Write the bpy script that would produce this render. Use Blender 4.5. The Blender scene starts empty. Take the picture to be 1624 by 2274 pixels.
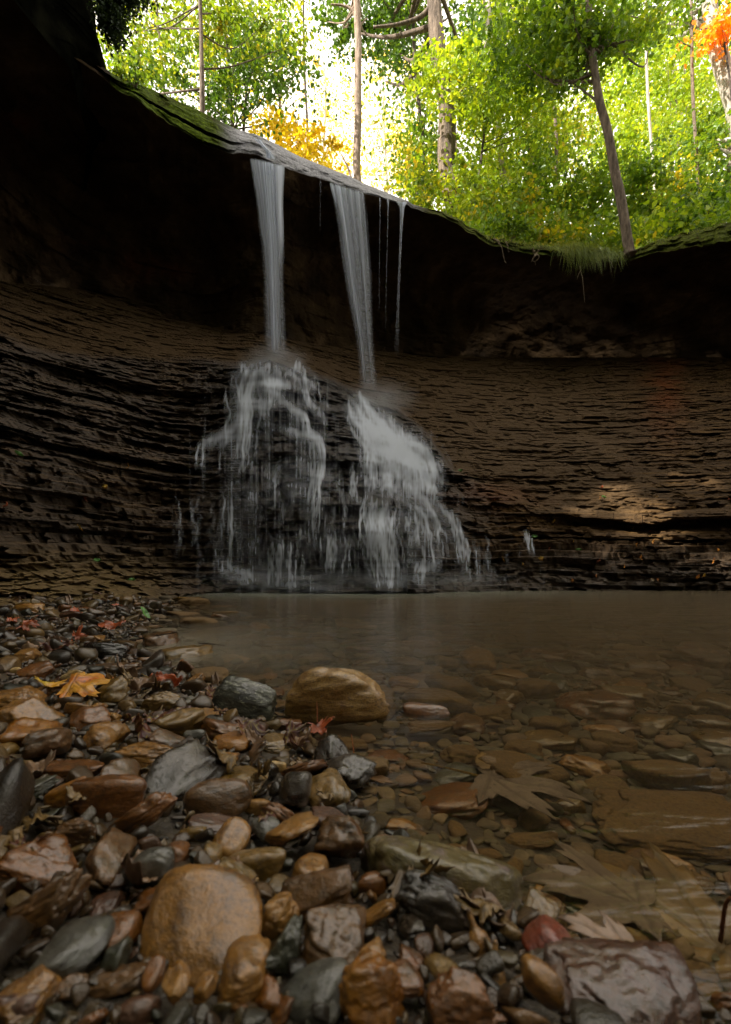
import bpy, math, random
import numpy as np
random.seed(7); RS = np.random.RandomState(11)
R = math.radians
C = bpy.context.scene.collection
SC = bpy.context.scene
# ---- frame of reference: metres, camera at (0,0,HC) looking along +Y ----
HC = 0.25; F = 1050.0; CX = 812.0; HY = 1240.0
def at(px, py, d):
    return ((px-CX)/F*d, d, HC+(HY-py)/F*d)
# ------------------------------------------------------------------ noise
def _h(ix, iy, iz):
    n = (ix.astype(np.int64)*374761393 + iy.astype(np.int64)*668265263 + iz.astype(np.int64)*2147483647*3 + iz.astype(np.int64)*1274126177) & 0xffffffff
    n = ((n ^ (n >> 13))*1274126177) & 0xffffffff
    n = ((n ^ (n >> 15))*2246822519) & 0xffffffff
    return ((n ^ (n >> 16)) & 0xffffff)/float(0xffffff)
def vn(x, y, z=0.0):
    x, y, z = np.broadcast_arrays(np.asarray(x, float), np.asarray(y, float), np.asarray(z, float))
    ix, iy, iz = np.floor(x), np.floor(y), np.floor(z)
    fx, fy, fz = x-ix, y-iy, z-iz
    fx = fx*fx*(3-2*fx); fy = fy*fy*(3-2*fy); fz = fz*fz*(3-2*fz)
    ix = ix.astype(np.int64); iy = iy.astype(np.int64); iz = iz.astype(np.int64)
    r = 0
    for a in (0, 1):
        wa = fx if a else 1-fx
        for b in (0, 1):
            wb = fy if b else 1-fy
            for c in (0, 1):
                wc = fz if c else 1-fz
                r = r + wa*wb*wc*_h(ix+a, iy+b, iz+c)
    return r
def fbm(x, y, z=0.0, o=4):
    r = 0; a = .5; t = 0
    for k in range(o):
        s = 2.03**k
        r = r + a*vn(np.asarray(x)*s+17*k, np.asarray(y)*s+5*k, np.asarray(z)*s+31*k); t += a; a *= .5
    return r/t
def sstep(a, b, x):
    t = np.clip((x-a)/(b-a), 0, 1); return t*t*(3-2*t)
def gsm(a, s, ax):
    r = int(3*s)+1; k = np.exp(-.5*(np.arange(-r, r+1)/s)**2); k /= k.sum()
    p = [(0, 0)]*a.ndim; p[ax] = (r, r); b = np.pad(a, p, mode='edge'); out = np.zeros_like(a, float)
    for i, w in enumerate(k):
        sl = [slice(None)]*a.ndim; sl[ax] = slice(i, i+a.shape[ax]); out += w*b[tuple(sl)]
    return out
# ------------------------------------------------------------------ mesh helpers
def mesh_np(name, V, Fq, mats=(), smooth=True, attrs=None, uv=None):
    """V (n,3); Fq (m,k) quads or tris as array"""
    me = bpy.data.meshes.new(name)
    V = np.asarray(V, np.float32); Fq = np.asarray(Fq, np.int32)
    me.vertices.add(len(V)); me.vertices.foreach_set('co', V.ravel())
    k = Fq.shape[1]; m = len(Fq)
    me.loops.add(m*k); me.loops.foreach_set('vertex_index', Fq.ravel())
    me.polygons.add(m); me.polygons.foreach_set('loop_start', np.arange(0, m*k, k, dtype=np.int32))
    try: me.polygons.foreach_set('loop_total', np.full(m, k, np.int32))
    except Exception: pass
    me.polygons.foreach_set('use_smooth', np.full(m, smooth, bool))
    for mt in mats: me.materials.append(mt)
    if attrs:
        for an, av in attrs.items():
            a = me.attributes.new(an, 'FLOAT', 'POINT'); a.data.foreach_set('value', np.asarray(av, np.float32).ravel())
    me.update(calc_edges=True); me.validate()
    return me
def link(name, me, parent=None):
    o = bpy.data.objects.new(name, me); C.objects.link(o)
    if parent is not None: o.parent = parent
    return o
def tag(o, label=None, cat=None, group=None, kind=None):
    if label: o['label'] = label
    if cat: o['category'] = cat
    if group: o['group'] = group
    if kind: o['kind'] = kind
    return o
def empty(name, loc=(0, 0, 0), rot=(0, 0, 0)):
    o = bpy.data.objects.new(name, None); o.empty_display_size = .05; C.objects.link(o); o.location = loc; o.rotation_euler = rot; return o
def grid_faces(nr, nc, mask=None):
    i = np.arange(nr-1)[:, None]*nc+np.arange(nc-1)[None]
    f = np.stack([i, i+1, i+nc+1, i+nc], -1)
    if mask is not None: f = f[mask]
    return f.reshape(-1, 4)
def tube_np(P, rad, n=8, wob=0, seed=0, caps=True):
    P = np.asarray(P, float); rad = np.asarray(rad, float)
    T = np.gradient(P, axis=0); T /= np.linalg.norm(T, axis=1)[:, None]+1e-9
    up = np.array([.13, .97, .2]) if abs(T[:, 2]).mean() > .6 else np.array([.05, .1, 1.])
    A = np.cross(T, up); A /= np.linalg.norm(A, axis=1)[:, None]+1e-9; B = np.cross(T, A)
    th = np.linspace(0, 2*np.pi, n, endpoint=False)
    r = rad[:, None]*np.ones(n)[None]
    if wob:
        r = r*(1+wob*(fbm(np.cos(th)[None]*2+seed, np.sin(th)[None]*2, P[:, 2][:, None]*2, 3)-.5)*2)
    V = P[:, None]+r[..., None]*(np.cos(th)[None, :, None]*A[:, None]+np.sin(th)[None, :, None]*B[:, None])
    m = len(P); i = np.arange(m-1)[:, None]*n; j = np.arange(n)[None]; j2 = (j+1) % n
    Fq = np.stack([i+j, i+j2, i+n+j2, i+n+j], -1).reshape(-1, 4)
    V = V.reshape(-1, 3)
    if caps:
        V = np.vstack([V, P[-1:], P[:1]]); e = len(V)
        jj = np.arange(n); b = (m-1)*n
        Fq = np.vstack([Fq, np.stack([b+jj, b+(jj+1) % n, np.full(n, e-2), np.full(n, e-2)], 1), np.stack([(jj+1) % n, jj, np.full(n, e-1), np.full(n, e-1)], 1)])
    return V, Fq
class MB:
    def __init__(s): s.V = []; s.F = []; s.n = 0
    def add(s, V, Fq):
        s.V.append(V); s.F.append(np.asarray(Fq)+s.n); s.n += len(V)
    def mesh(s, name, mats, smooth=True):
        F_ = np.vstack(s.F); V = np.vstack(s.V)
        if F_.shape[1] == 4 and (F_[:, 2] == F_[:, 3]).any():
            q = F_[F_[:, 2] != F_[:, 3]]; t = F_[F_[:, 2] == F_[:, 3]]
            F_ = np.vstack([t[:, :3], q[:, [0, 1, 2]], q[:, [0, 2, 3]]])
        return mesh_np(name, V, F_, mats, smooth)
def cr(P, n):
    """smooth resample of a polyline"""
    P = np.asarray(P, float); k = len(P); t = np.linspace(0, k-1, n)
    if k < 3: return np.stack([np.interp(t, range(k), P[:, c]) for c in range(P.shape[1])], 1)
    Q = np.vstack([2*P[0]-P[1], P, 2*P[-1]-P[-2]]); i = np.clip(t.astype(int), 0, k-2); u = (t-i)[:, None]
    p0, p1, p2, p3 = Q[i], Q[i+1], Q[i+2], Q[i+3]
    return .5*((2*p1)+(-p0+p2)*u+(2*p0-5*p1+4*p2-p3)*u*u+(-p0+3*p1-3*p2+p3)*u**3)
# ------------------------------------------------------------------ material helpers
def newmat(name):
    m = bpy.data.materials.new(name); m.use_nodes = True; nt = m.node_tree; nt.nodes.clear()
    out = nt.nodes.new('ShaderNodeOutputMaterial'); return m, nt, out
class N:
    def __init__(s, nt): s.nt = nt
    def node(s, t, **kw):
        n = s.nt.nodes.new(t)
        for k, v in kw.items():
            if k.startswith('i_'): n.inputs[k[2:].replace('_', ' ')].default_value = v
            else: setattr(n, k, v)
        return n
    def l(s, a, b): s.nt.links.new(a, b)
    def noise(s, vec, scale, detail=6, rough=.6):
        n = s.node('ShaderNodeTexNoise'); n.inputs['Scale'].default_value = scale; n.inputs['Detail'].default_value = detail; n.inputs['Roughness'].default_value = rough
        if vec is not None: s.l(vec, n.inputs['Vector'])
        return n.outputs['Fac']
    def ramp(s, fac, stops, interp='LINEAR'):
        n = s.node('ShaderNodeValToRGB'); e = n.color_ramp.elements; n.color_ramp.interpolation = interp
        while len(e) < len(stops): e.new(.5)
        for el, (p, c) in zip(e, stops):
            el.position = p; el.color = tuple(c)+(1,) if len(c) == 3 else c
        s.l(fac, n.inputs[0]); return n.outputs[0]
    def mapr(s, fac, a, b, c=0, d=1):
        n = s.node('ShaderNodeMapRange'); s.l(fac, n.inputs[0])
        for i, v in enumerate((a, b, c, d)): n.inputs[i+1].default_value = v
        return n.outputs[0]
    def math(s, op, a, b=None):
        n = s.node('ShaderNodeMath', operation=op)
        for i, v in enumerate((a, b)):
            if v is None: continue
            if isinstance(v, (int, float)): n.inputs[i].default_value = v
            else: s.l(v, n.inputs[i])
        return n.outputs[0]
    def mix(s, fac, a, b, mode='MIX'):
        n = s.node('ShaderNodeMix', data_type='RGBA', blend_type=mode)
        for k, v in ((0, fac), (6, a), (7, b)):
            if isinstance(v, (int, float)): n.inputs[k].default_value = v
            elif isinstance(v, tuple): n.inputs[k].default_value = tuple(v)+(1,)
            else: s.l(v, n.inputs[k])
        return n.outputs[2]
    def mapping(s, vec, sc):
        n = s.node('ShaderNodeMapping'); n.inputs['Scale'].default_value = sc; s.l(vec, n.inputs[0]); return n.outputs[0]
    def bump(s, h, st, dist, nrm=None):
        n = s.node('ShaderNodeBump'); n.inputs['Strength'].default_value = st; n.inputs['Distance'].default_value = dist; s.l(h, n.inputs['Height'])
        if nrm is not None: s.l(nrm, n.inputs['Normal'])
        return n.outputs[0]
    def attr(s, name):
        n = s.node('ShaderNodeAttribute', attribute_name=name); return n.outputs['Fac']
    def geo(s): return s.node('ShaderNodeNewGeometry')
    def pbsdf(s, col, rough, nrm=None, coat=0, coatr=.1, spec=.5, cn=None):
        n = s.node('ShaderNodeBsdfPrincipled')
        for k, v in (('Base Color', col), ('Roughness', rough), ('Coat Weight', coat), ('Coat Roughness', coatr), ('Specular IOR Level', spec)):
            if isinstance(v, (int, float)): n.inputs[k].default_value = v
            elif isinstance(v, tuple): n.inputs[k].default_value = tuple(v)+(1,)
            else: s.l(v, n.inputs[k])
        if nrm is not None: s.l(nrm, n.inputs['Normal'])
        if cn is not None: s.l(cn, n.inputs['Coat Normal'])
        return n.outputs[0]

# ---- shale
def mat_shale():
    m, nt, out = newmat('shale_rock'); k = N(nt); g = k.geo(); pos = g.outputs['Position']
    strat = k.mapping(pos, (3, 3, 60)); a = k.noise(strat, 1.0, 8, .65)
    big = k.noise(pos, 1.3, 5, .6); fine = k.noise(k.mapping(pos, (22, 22, 120)), 1, 5, .7); grain = k.noise(pos, 160, 3, .7)
    c = k.ramp(a, [(.3, (0.0184, 0.01, 0.004)), (.5, (0.0598, 0.033, 0.012)), (.62, (0.1207, 0.067, 0.0224)), (.8, (0.253, 0.145, 0.048))])
    c = k.mix(k.mapr(big, .4, .7), c, (0.0575, 0.033, 0.0144), 'MIX')
    grit = k.ramp(grain, [(.3, (0.0299, 0.018, 0.008)), (.55, (0.08625, 0.053, 0.024)), (.8, (0.1955, 0.125, 0.06))])
    c = k.mix(k.math('MULTIPLY', k.attr('grit'), .75), c, grit)
    rustn = k.noise(k.mapping(pos, (2.2, 2.2, .8)), 1.4, 5)
    c = k.mix(k.math('MULTIPLY', k.attr('rust'), k.mapr(rustn, .35, .6)), c, (0.184, 0.04, 0.008))
    wet = k.attr('wet')
    c = k.mix(k.math('MULTIPLY', wet, .82), c, (0.0253, 0.02, 0.0152))
    c = k.mix(k.math('MULTIPLY', k.attr('olive'), .6), c, (0.1955, 0.125, 0.036))
    rough = k.mapr(wet, 0, 1, .75, .2)
    h = k.math('ADD', k.math('MULTIPLY', a, 1.0), k.math('MULTIPLY', fine, .6))
    n1 = k.bump(h, .9, .03); n1 = k.bump(grain, .4, .004, n1)
    k.l(k.pbsdf(c, rough, n1, spec=k.mapr(wet, 0, 1, .15, .9)), out.inputs[0]); return m
def mat_sand():
    m, nt, out = newmat('sandstone_rock'); k = N(nt); g = k.geo(); pos = g.outputs['Position']
    a = k.noise(pos, 2.2, 8, .6); b = k.noise(pos, 60, 4, .7); s = k.noise(k.mapping(pos, (4, 4, 30)), 1, 5)
    c = k.ramp(a, [(.3, (.013, .0085, .0045)), (.55, (.046, .029, .014)), (.75, (.10, .064, .03))])
    lip = k.ramp(k.noise(pos, 42, 5, .75), [(.34, (.04, .04, .045)), (.44, (.17, .17, .19)), (.6, (.3, .3, .335)), (.75, (.24, .25, .2))])
    c = k.mix(k.attr('lip'), c, lip)
    mossc = k.ramp(k.noise(pos, 35, 5, .7), [(.3, (.03, .035, .008)), (.5, (.08, .12, .01)), (.7, (.2, .28, .02))])
    mn = k.noise(pos, 3.5, 6, .65)
    c = k.mix(k.math('MULTIPLY', k.attr('moss'), k.mapr(mn, .25, .45)), c, mossc)
    c = k.mix(k.math('MULTIPLY', k.attr('rust'), k.mapr(a, .4, .6)), c, (.07, .022, .008))
    h = k.math('ADD', s, k.math('MULTIPLY', b, .25))
    k.l(k.pbsdf(c, k.mapr(k.attr('lip'), 0, 1, .92, .45), k.bump(h, .8, .03), spec=k.mapr(k.attr('lip'), 0, 1, .08, .5)), out.inputs[0]); return m
def mat_ground():
    m, nt, out = newmat('gravel_silt'); k = N(nt); pos = k.geo().outputs['Position']
    a = k.noise(pos, 25, 6); b = k.noise(pos, 220, 3, .7)
    c = k.ramp(a, [(.3, (.012, .008, .005)), (.55, (.035, .022, .011)), (.75, (.07, .045, .02))])  # ground tones darkened too, for the shade in gaps between stones
    c = k.mix(.4, c, k.ramp(b, [(.3, (.015, .012, .01)), (.7, (.13, .10, .06))]))
    k.l(k.pbsdf(c, .4, k.bump(b, .7, .006), .3, .15), out.inputs[0]); return m
def mat_forest():
    m, nt, out = newmat('leaf_litter'); k = N(nt); pos = k.geo().outputs['Position']
    c = k.ramp(k.noise(pos, 12, 8, .7), [(.3, (.03, .025, .012)), (.5, (.07, .08, .02)), (.7, (.14, .11, .04))])
    k.l(k.pbsdf(c, .9, k.bump(k.noise(pos, 30, 5), .8, .05)), out.inputs[0]); return m
def mat_stone(name, c1, c2, c3=None, scale=3.0, rough=.33, coat=.8, veins=True):
    m, nt, out = newmat(name); k = N(nt)
    tc = k.node('ShaderNodeTexCoord').outputs['Object']; oi = k.node('ShaderNodeObjectInfo')
    add = k.node('ShaderNodeVectorMath', operation='ADD'); k.l(tc, add.inputs[0])
    sc = k.node('ShaderNodeVectorMath', operation='SCALE'); cmb = k.node('ShaderNodeCombineXYZ')
    for i in range(3): k.l(oi.outputs['Random'], cmb.inputs[i])
    k.l(cmb.outputs[0], sc.inputs[0]); sc.inputs['Scale'].default_value = 40; k.l(sc.outputs[0], add.inputs[1]); v = add.outputs[0]
    a = k.noise(v, scale*9, 7, .62); b = k.noise(v, scale*90, 4, .7); w = k.noise(k.mapping(v, (1, 1, 3.2)), scale*18, 6, .7)
    c = k.mix(k.mapr(a, .35, .68), c1, c2)
    if c3: c = k.mix(k.mapr(w, .52, .68), c, c3)
    dark = k.ramp(b, [(.3, (.45, .42, .4)), (.5, (.95, .95, .95)), (.75, (1.35, 1.3, 1.2))])
    c = k.mix(1.0, c, dark, 'MULTIPLY')
    r2 = k.mapr(a, .3, .7, rough-.08, rough+.14)
    h = k.math('ADD', k.math('MULTIPLY', b, .35), w)
    k.l(k.pbsdf(c, r2, k.bump(h, .6, .0045), coat, k.mapr(a, .35, .65, .06, .32), cn=k.bump(h, .16, .0045)), out.inputs[0]); return m
def mat_gravel(name, stops, rough=.33, coat=.5):
    m, nt, out = newmat(name); k = N(nt); g = k.geo(); pos = g.outputs['Position']
    c = k.ramp(g.outputs['Random Per Island'], stops, 'LINEAR')
    b = k.noise(pos, 420, 3, .7); a = k.noise(pos, 60, 5)
    c = k.mix(1.0, c, k.ramp(a, [(.3, (.5, .5, .5)), (.7, (1.3, 1.25, 1.2))]), 'MULTIPLY')
    k.l(k.pbsdf(c, rough, k.bump(b, .5, .003), coat, .15, cn=k.bump(b, .2, .003)), out.inputs[0]); return m
def mat_bark(name, c1, c2, scale=8):
    m, nt, out = newmat(name); k = N(nt); pos = k.geo().outputs['Position']
    a = k.noise(k.mapping(pos, (scale, scale, scale*.22)), 2.2, 7, .65)
    c = k.mix(k.mapr(a, .38, .62), c1, c2)
    k.l(k.pbsdf(c, .85, k.bump(a, 1, .05), spec=.3), out.inputs[0]); return m
def mat_leaf(name, stops, trans=.55, tint=(1.6, 1.35, .45)):
    m, nt, out = newmat(name); k = N(nt); g = k.geo()
    nzl = k.mapr(k.noise(g.outputs['Position'], 1.6, 3, .6), .32, .68)
    c = k.ramp(k.math('ADD', k.math('MULTIPLY', g.outputs['Random Per Island'], .5), k.math('MULTIPLY', nzl, .5)), stops)
    d = k.node('ShaderNodeBsdfDiffuse'); k.l(c, d.inputs[0]); t = k.node('ShaderNodeBsdfTranslucent')
    k.l(k.mix(1.0, c, tint, 'MULTIPLY'), t.inputs[0])
    gl = k.node('ShaderNodeBsdfGlossy'); gl.inputs['Roughness'].default_value = .4; gl.inputs[0].default_value = (.6, .65, .6, 1)
    mx = k.node('ShaderNodeMixShader'); mx.inputs[0].default_value = trans; k.l(d.outputs[0], mx.inputs[1]); k.l(t.outputs[0], mx.inputs[2])
    m2 = k.node('ShaderNodeMixShader'); m2.inputs[0].default_value = .05; k.l(mx.outputs[0], m2.inputs[1]); k.l(gl.outputs[0], m2.inputs[2])
    k.l(m2.outputs[0], out.inputs[0]); return m
def mat_falls():
    m, nt, out = newmat('falling_water'); k = N(nt)
    tr = k.node('ShaderNodeBsdfTransparent'); d = k.node('ShaderNodeBsdfDiffuse'); d.inputs[0].default_value = (.82, .88, 1.0, 1)
    t = k.node('ShaderNodeBsdfTranslucent'); t.inputs[0].default_value = (.82, .88, 1.0, 1)
    mx = k.node('ShaderNodeMixShader'); mx.inputs[0].default_value = .45; k.l(d.outputs[0], mx.inputs[1]); k.l(t.outputs[0], mx.inputs[2])
    m2 = k.node('ShaderNodeMixShader'); k.l(k.attr('dens'), m2.inputs[0]); k.l(tr.outputs[0], m2.inputs[1]); k.l(mx.outputs[0], m2.inputs[2])
    k.l(m2.outputs[0], out.inputs[0]); return m
def mat_shade_black():  # mossy rock, near-black because the crown's shade is put into its colour
    m, nt, out = newmat('mossy_rock_painted_shade'); k = N(nt); pos = k.geo().outputs['Position']
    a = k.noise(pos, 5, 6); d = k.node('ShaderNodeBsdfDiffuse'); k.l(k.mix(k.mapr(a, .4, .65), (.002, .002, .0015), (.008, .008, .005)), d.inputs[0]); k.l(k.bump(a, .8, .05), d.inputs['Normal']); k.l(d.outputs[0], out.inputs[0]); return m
def mat_pool():
    m, nt, out = newmat('pool_water'); k = N(nt); pos = k.geo().outputs['Position']
    tr = k.node('ShaderNodeBsdfTransparent'); tr.inputs[0].default_value = (.93, .87, .74, 1)
    mn = k.noise(k.mapping(pos, (.8, 2.6, 1)), 2.2, 5, .6)
    col = k.mix(k.attr('foam'), (.105, .074, .038), (.25, .28, .23))
    col = k.mix(k.attr('milk'), col, (.27, .235, .175))
    d = k.node('ShaderNodeBsdfDiffuse'); k.l(col, d.inputs[0])
    fac = k.math('MULTIPLY', k.attr('murk'), k.mapr(mn, .3, .7, .78, 1.12)); fac = k.math('MINIMUM', fac, 1.0)
    mx = k.node('ShaderNodeMixShader'); k.l(fac, mx.inputs[0]); k.l(tr.outputs[0], mx.inputs[1]); k.l(d.outputs[0], mx.inputs[2])
    wv = k.noise(k.mapping(pos, (1.5, 5, 1)), 3.0, 4, .5); wv2 = k.noise(k.mapping(pos, (7, 26, 1)), 1.5, 4, .6)
    h = k.math('ADD', wv, k.math('MULTIPLY', wv2, .18))
    nr = k.bump(h, .5, .02)
    gl = k.node('ShaderNodeBsdfGlossy'); gl.inputs['Roughness'].default_value = .16; k.l(nr, gl.inputs['Normal'])
    fr = k.node('ShaderNodeFresnel'); fr.inputs[0].default_value = 1.33; k.l(nr, fr.inputs['Normal'])
    m2 = k.node('ShaderNodeMixShader'); k.l(k.math('MULTIPLY', fr.outputs[0], .8), m2.inputs[0]); k.l(mx.outputs[0], m2.inputs[1]); k.l(gl.outputs[0], m2.inputs[2])
    k.l(m2.outputs[0], out.inputs[0]); return m
def mat_mist(name, dens, col=(.9, .93, .97)):
    m, nt, out = newmat(name); k = N(nt)
    tc = k.node('ShaderNodeTexCoord').outputs['Object']
    ln = k.node('ShaderNodeVectorMath', operation='LENGTH'); k.l(tc, ln.inputs[0])
    f = k.mapr(ln.outputs['Value'], 1.0, .1, 0, 1); f = k.math('POWER', f, 1.6)
    nz = k.noise(tc, 2.5, 3); f = k.math('MULTIPLY', f, k.mapr(nz, .3, .7, .3, 1.3))
    v = k.node('ShaderNodeVolumePrincipled'); v.inputs['Color'].default_value = col+(1,); k.l(k.math('MULTIPLY', f, dens), v.inputs['Density'])
    k.l(v.outputs[0], out.inputs['Volume']); return m
M_SH = mat_shale(); M_SA = mat_sand(); M_BK = mat_shade_black(); M_GR = mat_ground(); M_FF = mat_forest(); M_FALL = mat_falls(); M_POOL = mat_pool()
# ================================================================== ROCK AMPHITHEATRE
XC = [-1500, -700, -300, 0, 200, 380, 480, 560, 610, 700, 820, 900, 1000, 1100, 1250, 1400, 1624, 2000, 2500, 3200]
SHALE = {  # screen profile (py,d) from under the water or gravel up to the deep recess
 -1500: [(1560, .62), (1450, .66), (1300, .8), (1100, .9), (800, 1.1), (400, 1.5)],
 -700: [(1460, 1.0), (1370, 1.05), (1310, 1.2), (1200, 1.5), (1000, 1.8), (800, 2.1), (500, 2.8)],
 -300: [(1430, 1.38), (1350, 1.45), (1310, 1.6), (1270, 1.8), (1200, 1.95), (1000, 2.25), (800, 2.7), (560, 3.4)],
 0: [(1400, 1.8), (1335, 1.88), (1310, 2.0), (1270, 2.3), (1200, 2.48), (1100, 2.65), (1000, 2.8), (900, 3.05), (800, 3.45), (700, 4.1), (620, 4.9)],
 200: [(1400, 2.2), (1335, 2.3), (1310, 2.5), (1270, 2.95), (1200, 3.15), (1100, 3.35), (1000, 3.5), (900, 3.75), (800, 4.2), (700, 5.0), (640, 5.8)],
 380: [(1400, 2.9), (1335, 2.95), (1310, 3.25), (1270, 3.6), (1200, 3.8), (1100, 3.98), (1000, 4.15), (900, 4.38), (800, 4.8), (720, 5.8), (690, 6.2)],
 480: [(1400, 3.5), (1310, 3.62), (1200, 3.9), (1100, 4.1), (1000, 4.28), (900, 4.5), (800, 4.95), (740, 6.0), (715, 6.4)],
 560: [(1400, 3.62), (1310, 3.75), (1200, 3.97), (1100, 4.18), (1000, 4.38), (900, 4.65), (800, 5.1), (760, 5.7), (735, 5.9)],
 610: [(1400, 3.62), (1310, 3.75), (1200, 3.97), (1100, 4.2), (1000, 4.42), (900, 4.75), (800, 5.17), (765, 5.8), (745, 6.0)],
 700: [(1400, 3.62), (1310, 3.75), (1200, 3.97), (1100, 4.2), (1000, 4.48), (900, 4.9), (830, 5.4), (780, 6.3), (760, 6.7)],
 820: [(1400, 3.62), (1310, 3.75), (1200, 3.97), (1100, 4.22), (1000, 4.62), (900, 5.45), (840, 6.3), (790, 6.9), (775, 7.2)],
 900: [(1400, 3.62), (1310, 3.75), (1200, 3.97), (1100, 4.28), (1000, 4.85), (900, 5.8), (840, 6.6), (800, 7.2), (780, 7.5)],
 1000: [(1400, 3.62), (1310, 3.75), (1200, 3.97), (1100, 4.33), (1000, 5.0), (900, 6.0), (840, 6.9), (800, 7.5), (785, 7.8)],
 1100: [(1400, 3.62), (1310, 3.75), (1200, 3.97), (1100, 4.38), (1000, 5.1), (900, 6.2), (840, 7.1), (810, 7.7), (790, 8.1)],
 1250: [(1400, 3.62), (1310, 3.75), (1200, 3.97), (1100, 4.42), (1000, 5.2), (900, 6.4), (840, 7.4), (810, 8.0), (790, 8.4)],
 1400: [(1400, 3.62), (1310, 3.74), (1200, 3.94), (1100, 4.36), (1000, 5.1), (900, 6.3), (840, 7.2), (810, 7.8), (790, 8.2)],
 1624: [(1400, 3.55), (1310, 3.68), (1200, 3.87), (1100, 4.22), (1000, 4.9), (900, 5.9), (840, 6.8), (810, 7.3), (790, 7.7)],
 2000: [(1410, 3.3), (1320, 3.4), (1200, 3.6), (1100, 3.8), (1000, 4.1), (900, 4.6), (820, 5.3), (760, 5.9)],
 2500: [(1440, 2.7), (1330, 2.8), (1200, 3.0), (1000, 3.4), (850, 3.9), (700, 4.7)],
 3200: [(1480, 2.0), (1350, 2.1), (1200, 2.3), (1000, 2.6), (600, 3.4)]}
LIPU = [(-1500, -1900), (-700, -1100), (-300, -800), (0, -90), (120, 60), (200, 128), (236, 152), (260, 169), (340, 200), (443, 245), (521, 284), (599, 312), (729, 375), (802, 404), (846, 422), (897, 443), (940, 457), (987, 475), (1052, 505), (1092, 527), (1162, 542), (1247, 547), (1362, 562), (1412, 556), (1462, 533), (1552, 512), (1624, 492), (2000, 400), (2500, 200), (3200, -100)]
LIPT = [(-1500, 60), (0, 50), (230, 22), (270, 30), (333, 46), (400, 66), (443, 72), (500, 62), (521, 58), (560, 44), (630, 42), (729, 30), (812, 22), (897, 10), (1000, 12), (1200, 22), (1400, 20), (1500, 34), (1624, 45), (3200, 45)]
ZTOP = 4.7
colsX = np.concatenate([np.arange(-1500, -60, 14), np.arange(-60, 1690, 2.0), np.arange(1692, 3200, 14)])
nC = len(colsX)
lipU = np.interp(colsX, *zip(*LIPU)); lipU = gsm(lipU, 6, 0)
lipU = lipU+(fbm(colsX*.012, 3.3, 0, 4)-.5)*10+(colsX > 900)*(fbm(colsX*.05, 9.3, 0, 3)-.5)*9
lipTh = np.interp(colsX, *zip(*LIPT)); lipL = lipU+lipTh*(.85+.3*fbm(colsX*.03, 1.3, 0, 4))
dU = (ZTOP-HC)*F/(HY-lipU)
dL = dU*(1-.002)
def col_table(n):
    T = np.linspace(0, 1, n); PY = []; DD = []
    for x in XC:
        p = np.array(SHALE[x], float); t = (p[0, 0]-p[:, 0])/(p[0, 0]-p[-1, 0])
        PY.append(np.interp(T, t, p[:, 0])); DD.append(np.interp(T, t, p[:, 1]))
    return T, np.array(PY), np.array(DD)
nS = 470
T, PYc, DDc = col_table(nS)
def xinterp(A):
    out = np.zeros((A.shape[1], nC))
    for r in range(A.shape[1]): out[r] = np.interp(colsX, XC, A[:, r])
    return gsm(gsm(out, 14, 1), 7, 0)
PY = xinterp(PYc); D0 = xinterp(DDc); XX = np.broadcast_to(colsX[None], PY.shape)
CREST = [(-700, 600), (0, 735), (120, 775), (300, 793), (450, 795), (560, 800), (600, 792), (640, 806), (700, 820), (760, 845), (820, 880), (880, 905), (940, 950), (980, 1000), (1010, 1040), (1070, 1068), (1130, 1092), (1200, 1122), (1300, 1136), (1450, 1141), (1624, 1130), (2200, 1100)]
CAMP = [(-700, .05), (0, .1), (300, .12), (460, .16), (560, .30), (640, .34), (880, .36), (960, .30), (1040, .17), (1200, .08), (2200, .08)]
crest = np.interp(colsX, *zip(*CREST))+(fbm(colsX*.02, 4.1, 0, 4)-.5)*16
camp = gsm(np.interp(colsX, *zip(*CAMP)), 6, 0)
below = sstep(-4, 14, PY-crest[None]); 
D1 = D0-camp[None]*below*(1-.3*sstep(1150, 1310, PY))-.14*np.exp(-((XX-600-(PY-800)*.28)/(110+(PY-800)*.25))**2)*below*(PY < 1400)
# gentle bulges on a large scale
wx = (XX-CX)/F*D1; wy = D1; wz = HC+(HY-PY)/F*D1
D1 = D1+(fbm(wx*1.1, wy*1.1, wz*1.4, 4)-.5)*.32*sstep(1345, 1250, PY)
wx = (XX-CX)/F*D1; wy = D1; wz = HC+(HY-PY)/F*D1
strataAmp = .46+.54*sstep(-10, 30, PY-crest[None])
strataAmp = np.where(XX > 1150, np.maximum(strataAmp, .55), strataAmp)
th = RS.uniform(.008, .034, 600); th[RS.rand(600) < .10] *= 2.2
bounds = -1.0+np.cumsum(th)
zz = wz+(fbm(wx*.7, wy*.7, 0, 3)-.5)*.12+(vn(wx*5, wy*5, 1)-.5)*.012
idx = np.searchsorted(bounds, zz.ravel()).reshape(zz.shape); zc = (bounds[np.clip(idx, 1, 599)]+bounds[np.clip(idx-1, 0, 599)])/2
def lay(f): return vn(wx*f, wy*f, idx*3.0+.0)-.5
off = lay(1.7)*.11+lay(5.5)*.07+lay(15)*.075+(vn(wx*42, wy*42, idx*3.0)-.5)*.035
th2 = RS.uniform(.06, .24, 120); b2 = -1+np.cumsum(th2); id2 = np.searchsorted(b2, zz.ravel()).reshape(zz.shape); off = off+(vn(wx*1.3, wy*1.3, id2*3)-.5)*.15+(vn(np.floor(wx*3+vn(wx, wy, id2*3)*3), 1, id2*3)-.5)*.05
riser = (zz-zc)*-.45
D2 = D1+strataAmp*(off+riser)
# broken chips and pits
chip = fbm(wx*6, wy*6, zz*22, 3); D2 = D2+sstep(.6, .68, chip)*.07*(.4+.6*strataAmp)
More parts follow.
